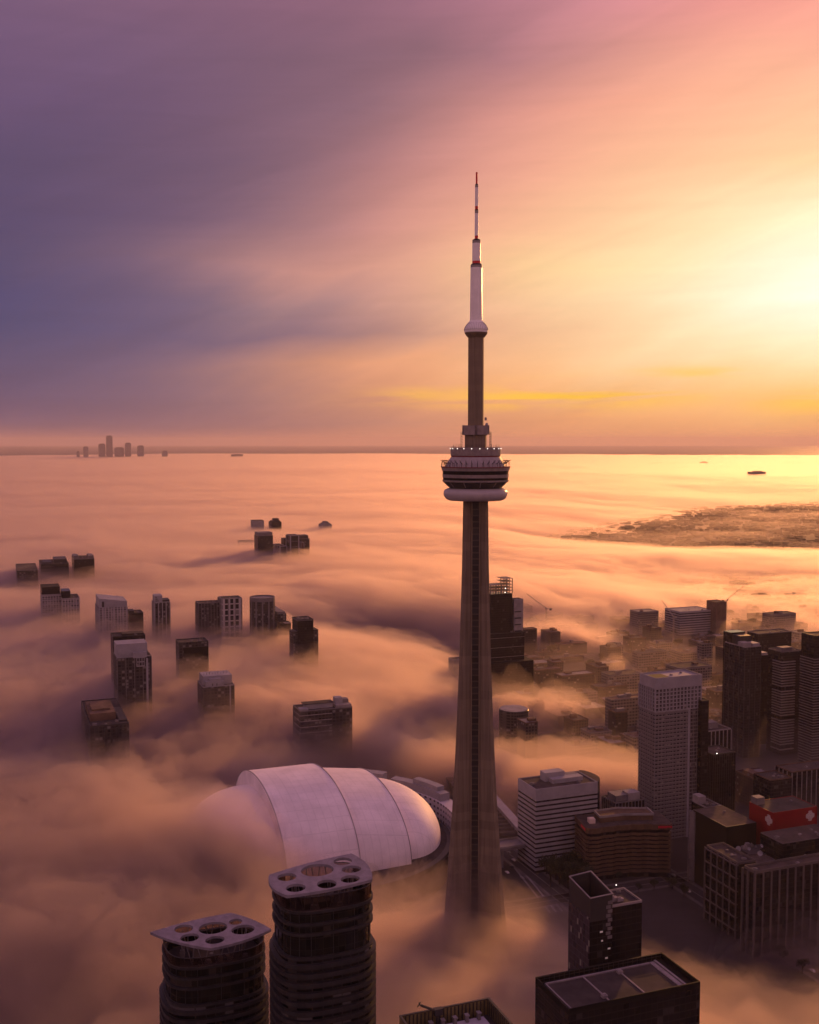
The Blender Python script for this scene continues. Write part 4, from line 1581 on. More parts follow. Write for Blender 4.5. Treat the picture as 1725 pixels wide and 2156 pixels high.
block('louvred_block', 'low dark louvred block between the brown terrace and the fins', 'office block', 1622, 1642, 1600, 1668, y=1010, wall='glassblue', par='brick', units=4, dmin=24)
block('white_penthouse_block', 'dark block with a white roof box just left of the black hall', 'office block', 1488, 1700, 1476, 1520, y=940, wall='glassdark', par='palegrey', units=3, dmin=22, pent=((0.0, 0.45, 0.5, 0.95, 7, 'palegrey'),))
# --- stepped dark tower behind the needle
t, c, w, d, h = block('stepped_glass_tower', 'dark stepped glass tower with an unfinished open top, just right of the needle tower', 'office tower', 1010, 1336, 985, 1104.5, y=1560, wall='glassdark', par='dark', units=4, dmin=40)
bands(t, w, d, 20, h - 6, 14, 0.5, M['palegrey'], 0.25, 'floor_band')
m = MB()
m.box(w * 0.30, w * 0.78, d * 0.2, d * 0.7, h, 152)
m.build('upper_tower', M['glassdark'], t)
m = MB()
m.box(w * 0.05, w * 1.14, -10, d * 0.5, 0, h - 40)
m.build('lower_step', M['glassdark'], t)
x0, x1, y0, y1 = w * 0.30, w * 0.78, d * 0.2, d * 0.7
for k in range(5):
    m = MB()
    zz_ = 156.5 + k * 4.5
    xa = x0 if k < 3 else (x0 + (x1 - x0) * 0.55)
    m.box(xa, x1 + 0.3, y0 - 0.3, y1 + 0.3, zz_ - 0.5, zz_)
    m.build('open_floor', M['grey'], t)
for i in range(5):
    for j in range(3):
        m = MB()
        x, y = x0 + (x1 - x0) * i / 4, y0 + (y1 - y0) * j / 2
        m.box(x - 0.5, x + 0.5, y - 0.5, y + 0.5, 152.02, 156 + (18 if i > 2 else 9))
        m.build('open_column', M['grey'], t)
for k in range(2):
    m = MB()
    m.lathe([(0, -0.8), (0.8, 0), (0, 0.8)], 8, caps=False)
    m.build('site_lamp', M['lamp'], t, loc=(x0 + (x1 - x0) * (0.65 + 0.02 * k), y0 - 0.6, 154.0 + k * 6))
t, c, w, d, h = block('white_notched_tower', 'pale concrete tower with dark notched balconies, hard against the stepped dark tower', 'condominium tower', 1083, 1262, 1078, 1102, y=1590, wall='palegrey', par='white', units=2, dmin=16)
for k in range(7):
    m = MB()
    m.box(w * 0.05, w * 0.75, -1.0, 0.2, h - 18 - k * 9.5, h - 16.3 - k * 9.5)
    m.build('notched_balcony', M['dark'], t)
# --- round building sunk in mist
p = P(1082, 1492, z=46)
t = thing('round_building', 'round flat topped building sunk in the mist right of the needle tower', 'round building', (p.x, p.y, 0))
rd = 31 / FOC * depth_of(p)
m = MB()
m.lathe([(rd, 0), (rd, 45), (rd - 0.6, 45.4), (rd - 0.6, 46)], 48)
m.build('wall', facade('round_wall', (0.02, 0.017, 0.016), (0.09, 0.07, 0.065), 3, 3.5, 0.3, 0.4), t)
m = MB()
m.lathe([(rd - 0.8, 46), (rd - 0.8, 46.4)], 48)
m.build('roof', M['palegrey'], t)
# --- white striped offices far out
t, c, w, d, h = block('banded_office', 'white banded office slab far out in the haze, beside a dark brick tower', 'office block', 1432, 1288, 1411, 1500, y=2080, wall='glassdark', par='white', roofm='palegrey', units=4, dmin=50, band=(4.6, 2.6, M['white'], 0.3, 'floor_band'))
block('brick_tower', 'dark brick tower at the right end of the white banded slab', 'office tower', 1508, 1268, 1498, 1530, y=2090, wall='brick', par='brick', units=2, dmin=30)


block('rooftop_hall', 'low brown roofed hall with thin pale edges, in front of the red hall', 'broadcast building', 1648, 1776, 1606, 1765, y=826, wall='glassdark', par='frame', roofm='roofbrown', units=5, dmin=26, par_h=0.6)
# ------------------------------------------------------------------ towers standing in the fog on the left
def fog_z(x, y):
    X, Y = np.array([x], float), np.array([y], float)
    f = fog_top(X, Y)
    return float((f + 6 + 0.8 * fog_relief(X, Y, 4) + 0.4 * fog_relief(X, Y, 1))[0])


def fog_hit(px, py):
    d = pixdir(px, py)
    s = 250.0
    while s < 26000:
        p = Vector((0, 0, CAMZ)) + d * (s / d.y)
        if p.z <= max(0.0, fog_z(p.x, p.y)):
            return p
        s *= 1.006
    return p


def fogblock(name, label, cat, px, py, pxl, pxr, fog_py, sink=0, **kw):
    hit = fog_hit(px, fog_py)
    return block(name, label, cat, px, py, pxl, pxr, y=hit.y - sink, **kw)


W1 = facade('weave_wall', (0.02, 0.018, 0.022), (0.10, 0.082, 0.088), 5.5, 6.5, 0.42, 0.3, 0.6)
W2 = facade('light_grid_wall', (0.03, 0.027, 0.032), (0.32, 0.275, 0.29), 4.5, 3.8, 0.45, 0.35, 0.6)
W3 = facade('murky_wall', (0.025, 0.021, 0.023), (0.06, 0.05, 0.05), 4.0, 3.6, 0.25, 0.3, 0.8, 0.4, (0.16, 0.14, 0.14), 0.12)
W4 = facade('checker_wall', (0.015, 0.013, 0.014), (0.42, 0.36, 0.36), 8.5, 9.0, 0.42, 0.22, 0.4)
# far three at the left
fogblock('fogged_slab', 'low grey slab, first of three barely above the fog at the left edge', 'office block', 36, 1201, 33, 80, 1214, wall=W3, par='grey', units=2, dmin=30)
fogblock('fogged_slab', 'dark stepped slab, middle one of three far blocks near the left edge', 'office block', 86, 1188, 82, 145, 1202, wall='glassdark', par='dark', units=4, dmin=30, pent=((0.5, 0.95, 0.2, 0.8, 9, 'dark'), (0.1, 0.4, 0.2, 0.8, 3, 'dark')))
fogblock('fogged_slab', 'dark slab with a raised rim, third and tallest of three far blocks near the left edge', 'office block', 156, 1177, 151, 199, 1203, wall='glassdark', par='grey', units=3, dmin=30, pent=((0.0, 0.25, 0.2, 0.8, 7, 'grey'), (0.75, 1.0, 0.2, 0.9, 6, 'grey')))
# far pair and crumb in the middle
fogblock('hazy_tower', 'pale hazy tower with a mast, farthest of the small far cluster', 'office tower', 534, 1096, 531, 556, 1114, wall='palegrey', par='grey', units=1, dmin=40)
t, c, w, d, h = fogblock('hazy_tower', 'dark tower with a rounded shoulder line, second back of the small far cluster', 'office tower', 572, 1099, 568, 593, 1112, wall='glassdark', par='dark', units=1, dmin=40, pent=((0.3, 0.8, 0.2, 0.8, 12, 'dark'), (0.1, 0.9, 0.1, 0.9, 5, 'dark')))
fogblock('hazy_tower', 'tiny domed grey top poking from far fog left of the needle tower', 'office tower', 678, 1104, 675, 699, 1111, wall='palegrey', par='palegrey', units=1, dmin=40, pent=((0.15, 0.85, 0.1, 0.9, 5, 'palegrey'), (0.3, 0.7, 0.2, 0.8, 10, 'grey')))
# mid cluster
t, c, w, d, h = fogblock('lidded_block', 'broad dark glass block with a pale roof lid, front left of the far cluster', 'office tower', 543, 1128, 537, 575, 1158, wall='glassblue', par='grey', units=2, dmin=40, pent=((0.02, 0.98, 0.05, 0.95, 9, 'grey'),))
fogblock('white_framed_block', 'low dark block outlined in white frames at the far cluster foot', 'apartment block', 590, 1150, 575, 604, 1161, wall='glassdark', par='white', units=2, dmin=30, pier=(22, 2.5, M['white'], 0.8))
fogblock('framed_slim_tower', 'slim dark tower edged in white, tallest of the far cluster', 'apartment tower', 612, 1127, 604, 629, 1162, wall='glassdark', par='white', units=2, dmin=40, pier=(30, 2.6, M['white'], 0.8), band=(14, 1.2, M['grey'], 0.3))
fogblock('far_side_tower', 'dark tower at the right end of the far cluster, with a slanted lid', 'apartment tower', 632, 1134, 628, 652, 1162, wall=W3, par='grey', units=2, dmin=40, pent=((0.1, 0.9, 0.1, 0.9, 9, 'dark'),))
fogblock('far_side_tower', 'small dark tower behind the white edged slim tower', 'apartment tower', 598, 1134, 595, 607, 1158, sink=-60, wall='glassdark', par='dark', units=1, dmin=30)
fogblock('far_side_tower', 'short brick fronted tower before the slant lidded one', 'apartment tower', 634, 1142, 628, 639, 1163, sink=30, wall='brick', par='white', units=1, dmin=20, pier=(14, 1.6, M['white'], 0.6))
fogblock('fogged_slab', 'long faint roof almost drowned in fog, left of the lidded block', 'office block', 505, 1139, 500, 536, 1143, wall='palegrey', par='grey', units=2, dmin=30)
# the row of towers
t, c, w, d, h = fogblock('stepped_white_block', 'three stepped white banded block with dark tops, leftmost in the long row', 'apartment tower', 88, 1252, 85, 128, 1290, wall=W2, par='palegrey', units=2, dmin=30, pent=((0.0, 0.98, 0.1, 0.9, 13, 'glassdark'),), band=(7.6, 1.6, M['white'], 0.3))
fogblock('stepped_white_block', 'lower pale banded block joined right of the leftmost one', 'apartment tower', 131, 1260, 127, 168, 1296, wall=W2, par='palegrey', units=4, dmin=30, band=(7.6, 1.2, M['white'], 0.3), pent=((0.0, 0.5, 0.2, 0.9, 12, 'glassdark'),))
t, c, w, d, h = fogblock('ribbed_white_slab', 'white slab with ribs and a sloping roof, second in the long row', 'apartment tower', 209, 1279, 202, 268, 1322, wall=W2, par='white', units=0, dmin=24, pier=(6.5, 1.6, M['white'], 0.5))
m = MB()
m.add([(0, 0.1, h), (w, 0.1, h), (w, d - 0.1, h), (0, d - 0.1, h), (0, 0.1, h + 15), (w, 0.1, h + 9), (w, d - 0.1, h + 9), (0, d - 0.1, h + 15)],
      [(0, 3, 2, 1), (4, 5, 6, 7), (0, 1, 5, 4), (1, 2, 6, 5), (2, 3, 7, 6), (3, 0, 4, 7)])
m.build('sloping_top', M['white'], t)
m = MB()
m.box(w * 0.1, w * 0.18, -0.3, 0.2, h + 1.5, h + 10)
m.build('stair_window', M['dark'], t)
fogblock('murky_block', 'dark brown block tucked against the white sloping slab', 'apartment block', 272, 1291, 267, 302, 1322, wall='glassdark', par='dark', units=3, dmin=26, pent=((0.05, 0.4, 0.2, 0.8, 4, 'dark'),))
t, c, w, d, h = fogblock('white_crown_tower', 'slim tower with a bright white crown block, alone in the row', 'apartment tower', 326, 1268, 321, 358, 1330, wall=W3, par='white', units=1, dmin=22, pier=(5.5, 1.3, M['white'], 0.4), pent=((0.0, 0.52, 0.1, 0.9, 11, 'white'), (0.55, 1.0, 0.1, 0.9, 4, 'dark')))
for k in range(3):
    m = MB()
    m.box(w * 0.06, w * (0.28 - 0.06 * k), d * 0.1 - 0.25, d * 0.1 + 0.2, h + 2 + k * 2.8, h + 3.2 + k * 2.8)
    m.build('crown_slot', M['dark'], t)
fogblock('grid_ghost_block', 'dim dark gridded block fading into fog, left of the checkered tower', 'office tower', 418, 1270, 412, 464, 1322, wall=W3, par='grey', units=3, dmin=26, pier=(5, 0.7, M['grey'], 0.4))
t, c, w, d, h = fogblock('checkered_tower', 'checkered white tower with staggered dark windows, centre of the long row', 'office tower', 467, 1260, 462, 509, 1324, wall=W4, par='palegrey', units=2, dmin=26, pier=(9.5, 1.6, M['palegrey'], 0.5))
# cylinder tower
hit = fog_hit(553, 1318)
top = P(553, 1256, y=hit.y).z
rd = 26 / FOC * depth_of(Vector((hit.x, hit.y, top)))
t = thing('cylinder_tower', 'tall round dark tower at the right end of the long row', 'office tower', (hit.x, hit.y, 0))
m = MB()
m.lathe([(rd, 0), (rd, top - 6)], 48)
m.build('wall', W3, t)
m = MB()
m.lathe([(rd + 0.4, top - 6), (rd + 0.4, top), (rd - 1.2, top), (rd - 1.2, top - 1.5), (0.1, top - 1.5)], 48)
m.build('roof_ring', M['grey'], t)
for k in range(12):
    a = 2 * PI * k / 12 + 0.15
    m = MB()
    m.box(-1.2, 1.2, -0.3, 0.4, 0, top - 6)
    m.build('pier', M['grey'], t, loc=(rd * math.cos(a), rd * math.sin(a), 0), rz=a - PI / 2)
fogblock('low_annex_tower', 'lower dark block with a flat lid standing before the round tower', 'office block', 585, 1292, 551, 603, 1318, sink=20, wall=W3, par='grey', units=2, dmin=20, pent=((0.02, 0.98, 0.05, 0.95, 3, 'grey'),))
t, c, w, d, h = fogblock('black_slot_tower', 'black slab tower with pale window dashes and a flat hat roof, right of the row', 'office tower', 627, 1305, 616, 660, 1388, wall='glassdark', par='dark', roofm='roof', units=8, dmin=30)
m = MB()
m.box(w * 0.72, w * 1.35, d * 0.1, d * 0.8, 0, h - 15)
m.build('side_wing', W3, t)
m = MB()
m.box(-6, -0.02, d * 0.0, d * 0.8, 0, h - 16)
m.build('side_wing', W3, t)
m = MB()
m.box(-0.6, w + 0.6, -0.6, d + 0.6, h - 0.6, h - 0.05)
m.build('hat_roof', M['grey'], t)
fogblock('dark_stub', 'small dark stub with a white panel, touching the black slab tower', 'apartment block', 592, 1312, 588, 613, 1338, wall='glassdark', par='dark', units=2, dmin=18, pent=((0.35, 0.98, -0.02, 0.3, 1, 'white'),))
# nearer ones
t, c, w, d, h = fogblock('dark_slab_tower', 'tall black slab rising directly behind the white topped glass tower', 'apartment tower', 238, 1340, 233, 306, 1424, wall='glassdark', par='dark', roofm='roof', units=3, dmin=18, pent=((0.3, 0.98, 0.2, 0.8, 2.5, 'roof'),))
t, c, w, d, h = fogblock('white_top_tower', 'glass tower with a white two storey top and corner frames, before the black slab', 'apartment tower', 247, 1384, 240, 319, 1462, wall=W3, par='white', units=1, dmin=24, pier=(9, 0.6, M['grey'], 0.3))
m = MB()
m.box(-0.2, w * 0.9, d * 0.15, d * 0.9, h, h + 15)
m.build('white_top', M['white'], t)
m = MB()
m.box(w * 0.46, w * 0.86, -0.4, d * 0.14, h - 1, h + 5.5)
m.build('white_box', M['white'], t)
for k in range(4):
    m = MB()
    m.box(w * (0.56 + 0.075 * k), w * (0.575 + 0.075 * k), -0.5, -0.1, h - 11, h - 0.5)
    m.build('corner_frame', M['white'], t)
for k in range(3):
    m = MB()
    m.box(w * 0.56, w * 0.80, -0.55, -0.1, h - 11 + 5 * k - 0.4, h - 10.6 + 5 * k + 0.4)
    m.build('corner_frame', M['white'], t)
m = MB()
m.box(w * 0.84, w * 0.90, -0.6, 0.2, 0, h - 2)
m.build('white_strip', M['white'], t)
t, c, w, d, h = fogblock('murky_box_tower', 'dark box tower with a set back black band, between the two white topped ones', 'apartment tower', 377, 1353, 370, 439, 1404, wall=W3, par='dark', roofm='roof', units=3, dmin=24)
m = MB()
m.box(w * 0.15, w * 1.0, -0.4, 0.1, h - 19, h - 6)
m.build('dark_band', M['black'], t)
t, c, w, d, h = fogblock('white_roof_tower', 'glass tower with white stacked roof boxes and white edge strip, second lowest on the left', 'apartment tower', 428, 1446, 416, 494, 1484, wall=W3, par='white', units=0, dmin=24, pent=((0.05, 0.97, 0.25, 0.95, 11, 'white'), (0.1, 0.68, 0.08, 0.3, 6, 'white'), (0.22, 0.6, 0.1, 0.3, 8.5, 'white')))
m = MB()
m.box(w * 0.84, w * 0.875, -0.7, 0.2, 0, h)
m.build('white_strip', M['white'], t)
for k in range(2):
    m = MB()
    m.box(w * (0.3 + 0.14 * k), w * (0.325 + 0.14 * k), d * 0.08 - 0.2, d * 0.08 + 0.2, h + 0.6, h + 3.4)
    m.build('door', M['dark'], t)
for k in range(9):
    m = MB()
    m.bar((w * (0.12 + 0.09 * k), d * 0.5, h + 11), (w * (0.12 + 0.09 * k), d * 0.5, h + 12.5 + (k % 3)), 0.22, 5)
    m.build('roof_vent', M['dark'], t)
t, c, w, d, h = fogblock('terraced_block', 'wide low block with white penthouse boxes, nearest the dome on its far side', 'apartment block', 632, 1497, 617, 742, 1534, wall=W3, par='grey', units=3, dmin=30, pent=((0.14, 0.66, 0.25, 0.6, 6, 'white'), (0.0, 0.16, 0.02, 0.3, 3, 'white'), (0.72, 0.86, 0.3, 0.6, 10, 'white'), (0.7, 1.0, 0.1, 0.8, 3, 'palegrey'), (0.87, 0.99, 0.4, 0.7, 7, 'grey')))
m = MB()
m.box(w * 0.1, w * 0.67, d * 0.2, d * 0.62, h + 6.05, h + 6.5)
m.build('flat_lid', M['roof'], t)
bands(t, w * 0.6, d, h - 26, h - 4, 6.5, 0.7, M['palegrey'], 0.4, 'floor_band')
t, c, w, d, h = fogblock('shaggy_block', 'dark ragged topped block alone in the lower left fog', 'apartment tower', 190, 1529, 171, 272, 1566, wall=W3, par='dark', roofm='roof', units=9, dmin=26, pent=((0.05, 0.72, 0.2, 0.7, 8, 'brick'), (0.12, 0.6, 0.3, 0.6, 10, 'brick'), (0.78, 0.98, 0.1, 0.6, 2, 'dark')))
for k in range(4):
    m = MB()
    m.box(w * (0.36 + 0.15 * k), w * (0.42 + 0.15 * k), -1.5, 0.1, 20, h - 2 - 3 * (k % 2))
    m.build('bay', M['dark'], t)
fogblock('needle_side_stub', 'pale stub of a block peeping out left of the needle tower', 'apartment block', 955, 1389, 950, 985, 1410, wall='palegrey', par='white', units=2, dmin=20)

# ------------------------------------------------------------------ the far skyline on the fog horizon
SKYL = [(162, 950, 162, 168, 'tiny far sliver at the left end of the horizon skyline'), (176, 940, 175, 186, 'narrow slanted far tower, left in the horizon skyline'),
        (208, 934, 205, 222, 'broad far tower with a stepped shoulder, left of the tallest one'), (224, 917, 222, 237, 'tallest far tower of the horizon skyline'),
        (242, 942, 239, 261, 'wide low far block right of the tallest horizon tower'), (264, 932, 262, 276, 'upright far tower in the middle of the horizon skyline'),
        (290, 938, 288, 303, 'far tower at the right of the horizon skyline, second last'), (342, 949, 340, 353, 'small pale far block right of the horizon skyline')]
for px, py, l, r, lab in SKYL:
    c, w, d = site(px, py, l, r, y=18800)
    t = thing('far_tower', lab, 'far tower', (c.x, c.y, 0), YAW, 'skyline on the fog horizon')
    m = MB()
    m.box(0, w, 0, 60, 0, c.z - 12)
    m.build('wall', M['palegrey'], t)  # paler wall colour stands in for haze fading these distant towers
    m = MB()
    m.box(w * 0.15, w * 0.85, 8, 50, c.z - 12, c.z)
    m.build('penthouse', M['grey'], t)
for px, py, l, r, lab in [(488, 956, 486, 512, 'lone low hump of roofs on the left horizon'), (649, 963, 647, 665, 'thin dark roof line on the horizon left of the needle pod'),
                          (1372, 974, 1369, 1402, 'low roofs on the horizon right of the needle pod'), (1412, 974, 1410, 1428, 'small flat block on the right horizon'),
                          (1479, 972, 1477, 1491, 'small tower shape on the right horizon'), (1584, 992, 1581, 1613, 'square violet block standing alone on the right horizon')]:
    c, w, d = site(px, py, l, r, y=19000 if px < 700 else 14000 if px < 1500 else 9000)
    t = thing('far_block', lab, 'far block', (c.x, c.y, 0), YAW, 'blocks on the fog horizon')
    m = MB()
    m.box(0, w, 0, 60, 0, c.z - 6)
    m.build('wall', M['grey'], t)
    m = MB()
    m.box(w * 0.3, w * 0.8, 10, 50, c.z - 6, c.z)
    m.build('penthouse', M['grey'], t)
# ------------------------------------------------------------------ streets, trees, low blocks
M['asphalt'] = principled('asphalt', (0.04, 0.034, 0.034), 0.9, var=0.2, scale=0.1)
M['pave'] = principled('paving', (0.11, 0.09, 0.088), 0.9, var=0.2, scale=0.2)
M['paint'] = principled('road_paint', (0.25, 0.21, 0.2), 0.8)


def strip(name, mat, p0, u, length, width, z, kind='structure'):
    n = Vector((-u.y, u.x, 0))
    a = p0 + n * width / 2
    b = p0 - n * width / 2
    m = MB()
    m.add([(b.x, b.y, z), (b.x + u.x * length, b.y + u.y * length, z), (a.x + u.x * length, a.y + u.y * length, z), (a.x, a.y, z)], [(0, 1, 2, 3)])
    return tag(m.build(name, mat), kind=kind)


def street(p, u, back, fwd, width):
    p0 = p - u * back
    L = back + fwd
    strip('pavement', M['pave'], p0, u, L, width + 7, 0.03)
    strip('road', M['asphalt'], p0, u, L, width, 0.045)
    strip('road_marking', M['paint'], p0, u, L, 0.5, 0.055)
    n = Vector((-u.y, u.x, 0))
    m = MB()
    for s in (-1, 1):
        for q0, q1 in ((width / 2, width / 2 + 0.7),):
            a, b = p0 + n * s * q0, p0 + n * s * q1
            c_, d_ = a + u * L, b + u * L
            pts = [a, b, d_, c_] if s < 0 else [b, a, c_, d_]
            m.add([(v.x, v.y, 0.0) for v in pts] + [(v.x, v.y, 0.2) for v in pts], [(4, 5, 6, 7), (0, 1, 5, 4), (1, 2, 6, 5), (2, 3, 7, 6), (3, 0, 4, 7)])
    tag(m.build('kerb', M['pave']), kind='structure')


street(P(1480, 1890, z=0), A_AX, 260, 900, 16)
street(P(1075, 1800, z=0), A_AX, 180, 700, 15)
street(P(1300, 1872, z=0), B_AX, 170, 420, 16)
street(P(1500, 1500, z=0), B_AX, 600, 900, 14)
street(P(1350, 1420, z=0), A_AX, 300, 900, 14)
# covered white walkway along the tracks
a, b = P(1043, 1682, z=14), P(1100, 1746, z=14)
u = (b - a)
t = thing('covered_walkway', 'long white covered walkway running along the tracks between needle tower and striped block', 'walkway', (a.x, a.y, 0), math.atan2(u.y, u.x))
L = u.length
m = MB()
m.box(-60, L + 10, -4, 4, 8, 14)
m.build('wall', M['palegrey'], t)
m = MB()
m.box(-60.3, L + 10.3, -4.4, 4.4, 14, 14.6)
m.build('roof', M['white'], t)
for k in range(10):
    m = MB()
    m.box(-55 + k * (L + 60) / 9, -54 + k * (L + 60) / 9, -3, 3, 0, 8)
    m.build('pillar', M['grey'], t)
p = P(1072, 1730, z=0)
t = thing('train_shed', 'long low dark train shed beside the covered walkway', 'train shed', (p.x, p.y, 0), math.atan2(u.y, u.x))
m = MB()
m.box(-120, 60, -34, -10, 0, 9)
m.build('wall', M['dark'], t)
m = MB()
for k in range(18):
    m.add([(-120 + k * 10, -35, 9), (-110.4 + k * 10, -35, 9), (-110.4 + k * 10, -9, 9), (-120 + k * 10, -9, 9), (-117 + k * 10, -35, 11), (-113 + k * 10, -35, 11), (-113 + k * 10, -9, 11), (-117 + k * 10, -9, 11)],
          [(4, 5, 6, 7), (0, 1, 5, 4), (1, 2, 6, 5), (2, 3, 7, 6), (3, 0, 4, 7)])
m.build('roof', M['roof'], t)
p = P(870, 1850, z=0)
t = thing('viaduct', 'grey road viaduct half lost in fog between the dome and needle tower foot', 'viaduct', (p.x, p.y, 0), YAW)
m = MB()
m.box(-90, 110, -9, 9, 16, 18.5)
m.build('deck', M['grey'], t)
for k in range(9):
    m = MB()
    m.box(-88 + k * 24, -85 + k * 24, -6, 6, 0, 16)
    m.build('pier', M['grey'], t)
for s in (-1, 1):
    m = MB()
    m.box(-90, 110, s * 9 - 0.3, s * 9 + 0.3, 18.5, 20)
    m.build('barrier', M['palegrey'], t)

# trees
M['bark'] = principled('bark', (0.03, 0.022, 0.018), 0.95)
M['leaf'] = principled('leaf', (0.035, 0.036, 0.018), 0.8, var=0.5, scale=0.5)


def tree_meshes(seed, h):
    rr = random.Random(seed)
    m = MB()
    m.bar((0, 0, 0), (0.2, 0, h * 0.45), h * 0.03, 7, h * 0.02)
    tips = []
    for k in range(7):
        a = 2 * PI * k / 7 + rr.uniform(-0.3, 0.3)
        tip = (math.cos(a) * h * 0.24, math.sin(a) * h * 0.24, h * rr.uniform(0.55, 0.85))
        m.bar((0.2, 0, h * rr.uniform(0.3, 0.45)), tip, h * 0.012, 5, h * 0.005)
        tips.append(Vector(tip))
    trunk = m.mesh('trunk', M['bark'])
    m = MB()
    for k in range(1100):
        c_ = rr.choice(tips) if rr.random() < 0.8 else Vector((0, 0, h * 0.8))
        v = Vector((rr.gauss(0, 1), rr.gauss(0, 1), rr.gauss(0, 0.8))).normalized() * h * 0.17 * rr.random() ** 0.4
        p_ = c_ + v
        s = h * rr.uniform(0.018, 0.04)
        e1 = Vector((rr.gauss(0, 1), rr.gauss(0, 1), rr.gauss(0, 1))).normalized()
        e2 = e1.orthogonal().normalized()
        m.add([p_ - e1 * s, p_ + e2 * s * 0.7, p_ + e1 * s, p_ - e2 * s * 0.7], [(0, 1, 2, 3)])
    return trunk, m.mesh('crown', M['leaf'])


TREES = [tree_meshes(k, 15) for k in range(3)]
TREE_AT = [(1170, 1852, 0), (1186, 1846, 1), (1204, 1852, 2), (1216, 1840, 0), (1222, 1862, 1), (1160, 1868, 2), (1196, 1870, 1), (1232, 1870, 0), (1178, 1862, 2), (1210, 1876, 0)]
rr = random.Random(77)
NEAR2 = len(TREE_AT)
for k in range(26):
    q_ = P(1480, 1890, z=0) + A_AX * rr.uniform(-150, 60) + B_AX * rr.choice([-13, 13]) if k % 2 else P(1300, 1872, z=0) + B_AX * rr.uniform(-60, 260) + A_AX * rr.choice([-13.5, 13.5])
    TREE_AT.append((q_, None, k % 3))
for k in range(60):
    TREE_AT.append((rr.uniform(1130, 1720), rr.uniform(1285, 1500), k % 3))
for i, (px, py, k) in enumerate(TREE_AT):
    p = P(px, py, z=0) if py is not None else px
    near = i < 10
    street_ = py is None
    t = thing('tree', 'dark leafy street tree in the clump at the foot of the striped block' if near else 'small dark street tree along the kerbs in front of the wavy brown block' if street_ else 'dark tree among the hazy low blocks of the far city', 'tree', (p.x, p.y, 0), rr.uniform(0, 6.28),
              'trees at the foot of the striped block' if near else 'street trees in front of the wavy brown block' if street_ else 'trees in the hazy far city')
    sc = rr.uniform(1.3, 1.8) if near else rr.uniform(0.5, 0.8) if street_ else rr.uniform(1.0, 1.7)
    t.scale = (sc, sc, sc)
    for nm, me in zip(('trunk', 'crown'), TREES[k]):
        o = bpy.data.objects.new(nm, me)
        COL.objects.link(o)
        o.parent = t

# cars on the street below the needle tower
M['carpaint'] = [principled('car_white', (0.55, 0.5, 0.5), 0.35), principled('car_grey', (0.2, 0.18, 0.18), 0.35), principled('car_black', (0.02, 0.02, 0.02), 0.3)]


def car_meshes(mat):
    m = MB()
    m.add([(-2.2, -0.9, 0.35), (2.2, -0.9, 0.35), (2.2, 0.9, 0.35), (-2.2, 0.9, 0.35), (-2.25, -0.9, 0.85), (2.2, -0.88, 0.75), (2.2, 0.88, 0.75), (-2.25, 0.9, 0.85)],
          [(0, 3, 2, 1), (4, 5, 6, 7), (0, 1, 5, 4), (1, 2, 6, 5), (2, 3, 7, 6), (3, 0, 4, 7)])
    m.add([(-1.9, -0.82, 0.85), (1.0, -0.82, 0.8), (1.0, 0.82, 0.8), (-1.9, 0.82, 0.85), (-1.4, -0.65, 1.45), (0.2, -0.65, 1.45), (0.2, 0.65, 1.45), (-1.4, 0.65, 1.45)],
          [(4, 5, 6, 7), (0, 1, 5, 4), (1, 2, 6, 5), (2, 3, 7, 6), (3, 0, 4, 7)])
    body = m.mesh('body', mat)
    return body


CARB = [car_meshes(mt) for mt in M['carpaint']]
wm = MB()
wm.lathe([(0.33, -0.1), (0.33, 0.1)], 14)
WH = wm.mesh('wheel', M['black'])
CARS = [(1062, 1790, 0, 'white car, upper one on the street right of the needle tower foot'), (1072, 1796, 1, 'grey car just below the upper white one on that street'),
        (1082, 1812, 0, 'white car in the middle of the street beside the striped block'), (1078, 1826, 2, 'black car below the middle white one'),
        (1068, 1838, 0, 'white car lowest on the street by the needle tower foot'), (1100, 1850, 1, 'grey car at the corner under the striped block'),
        (1500, 1896, 0, 'white car on the street in front of the framed block')]
for i in range(16):
    q_ = P(1480, 1890, z=0) + A_AX * (-140 + i * 27 + rr.uniform(-8, 8)) + B_AX * (4 if i % 2 else -4)
    CARS.append((q_, None, i % 3, ('small white car', 'small grey car', 'small black car')[i % 3] + ' on the street before the framed block'))
for px, py, k, lab in CARS:
    p = P(px, py, z=0.06) if py is not None else px
    t = thing('car', lab, 'car', (p.x, p.y, 0.06), YAW + PI / 2, 'cars on the streets below')
    t.scale = (1.15, 1.15, 1.15)
    o = bpy.data.objects.new('body', CARB[k])
    COL.objects.link(o)
    o.parent = t
    for sx in (-1.4, 1.4):
        for sy in (-0.85, 0.85):
            o = bpy.data.objects.new('wheel', WH)
            COL.objects.link(o)
            o.parent = t
            o.location = (sx, sy, 0.33)
            o.rotation_euler.x = PI / 2

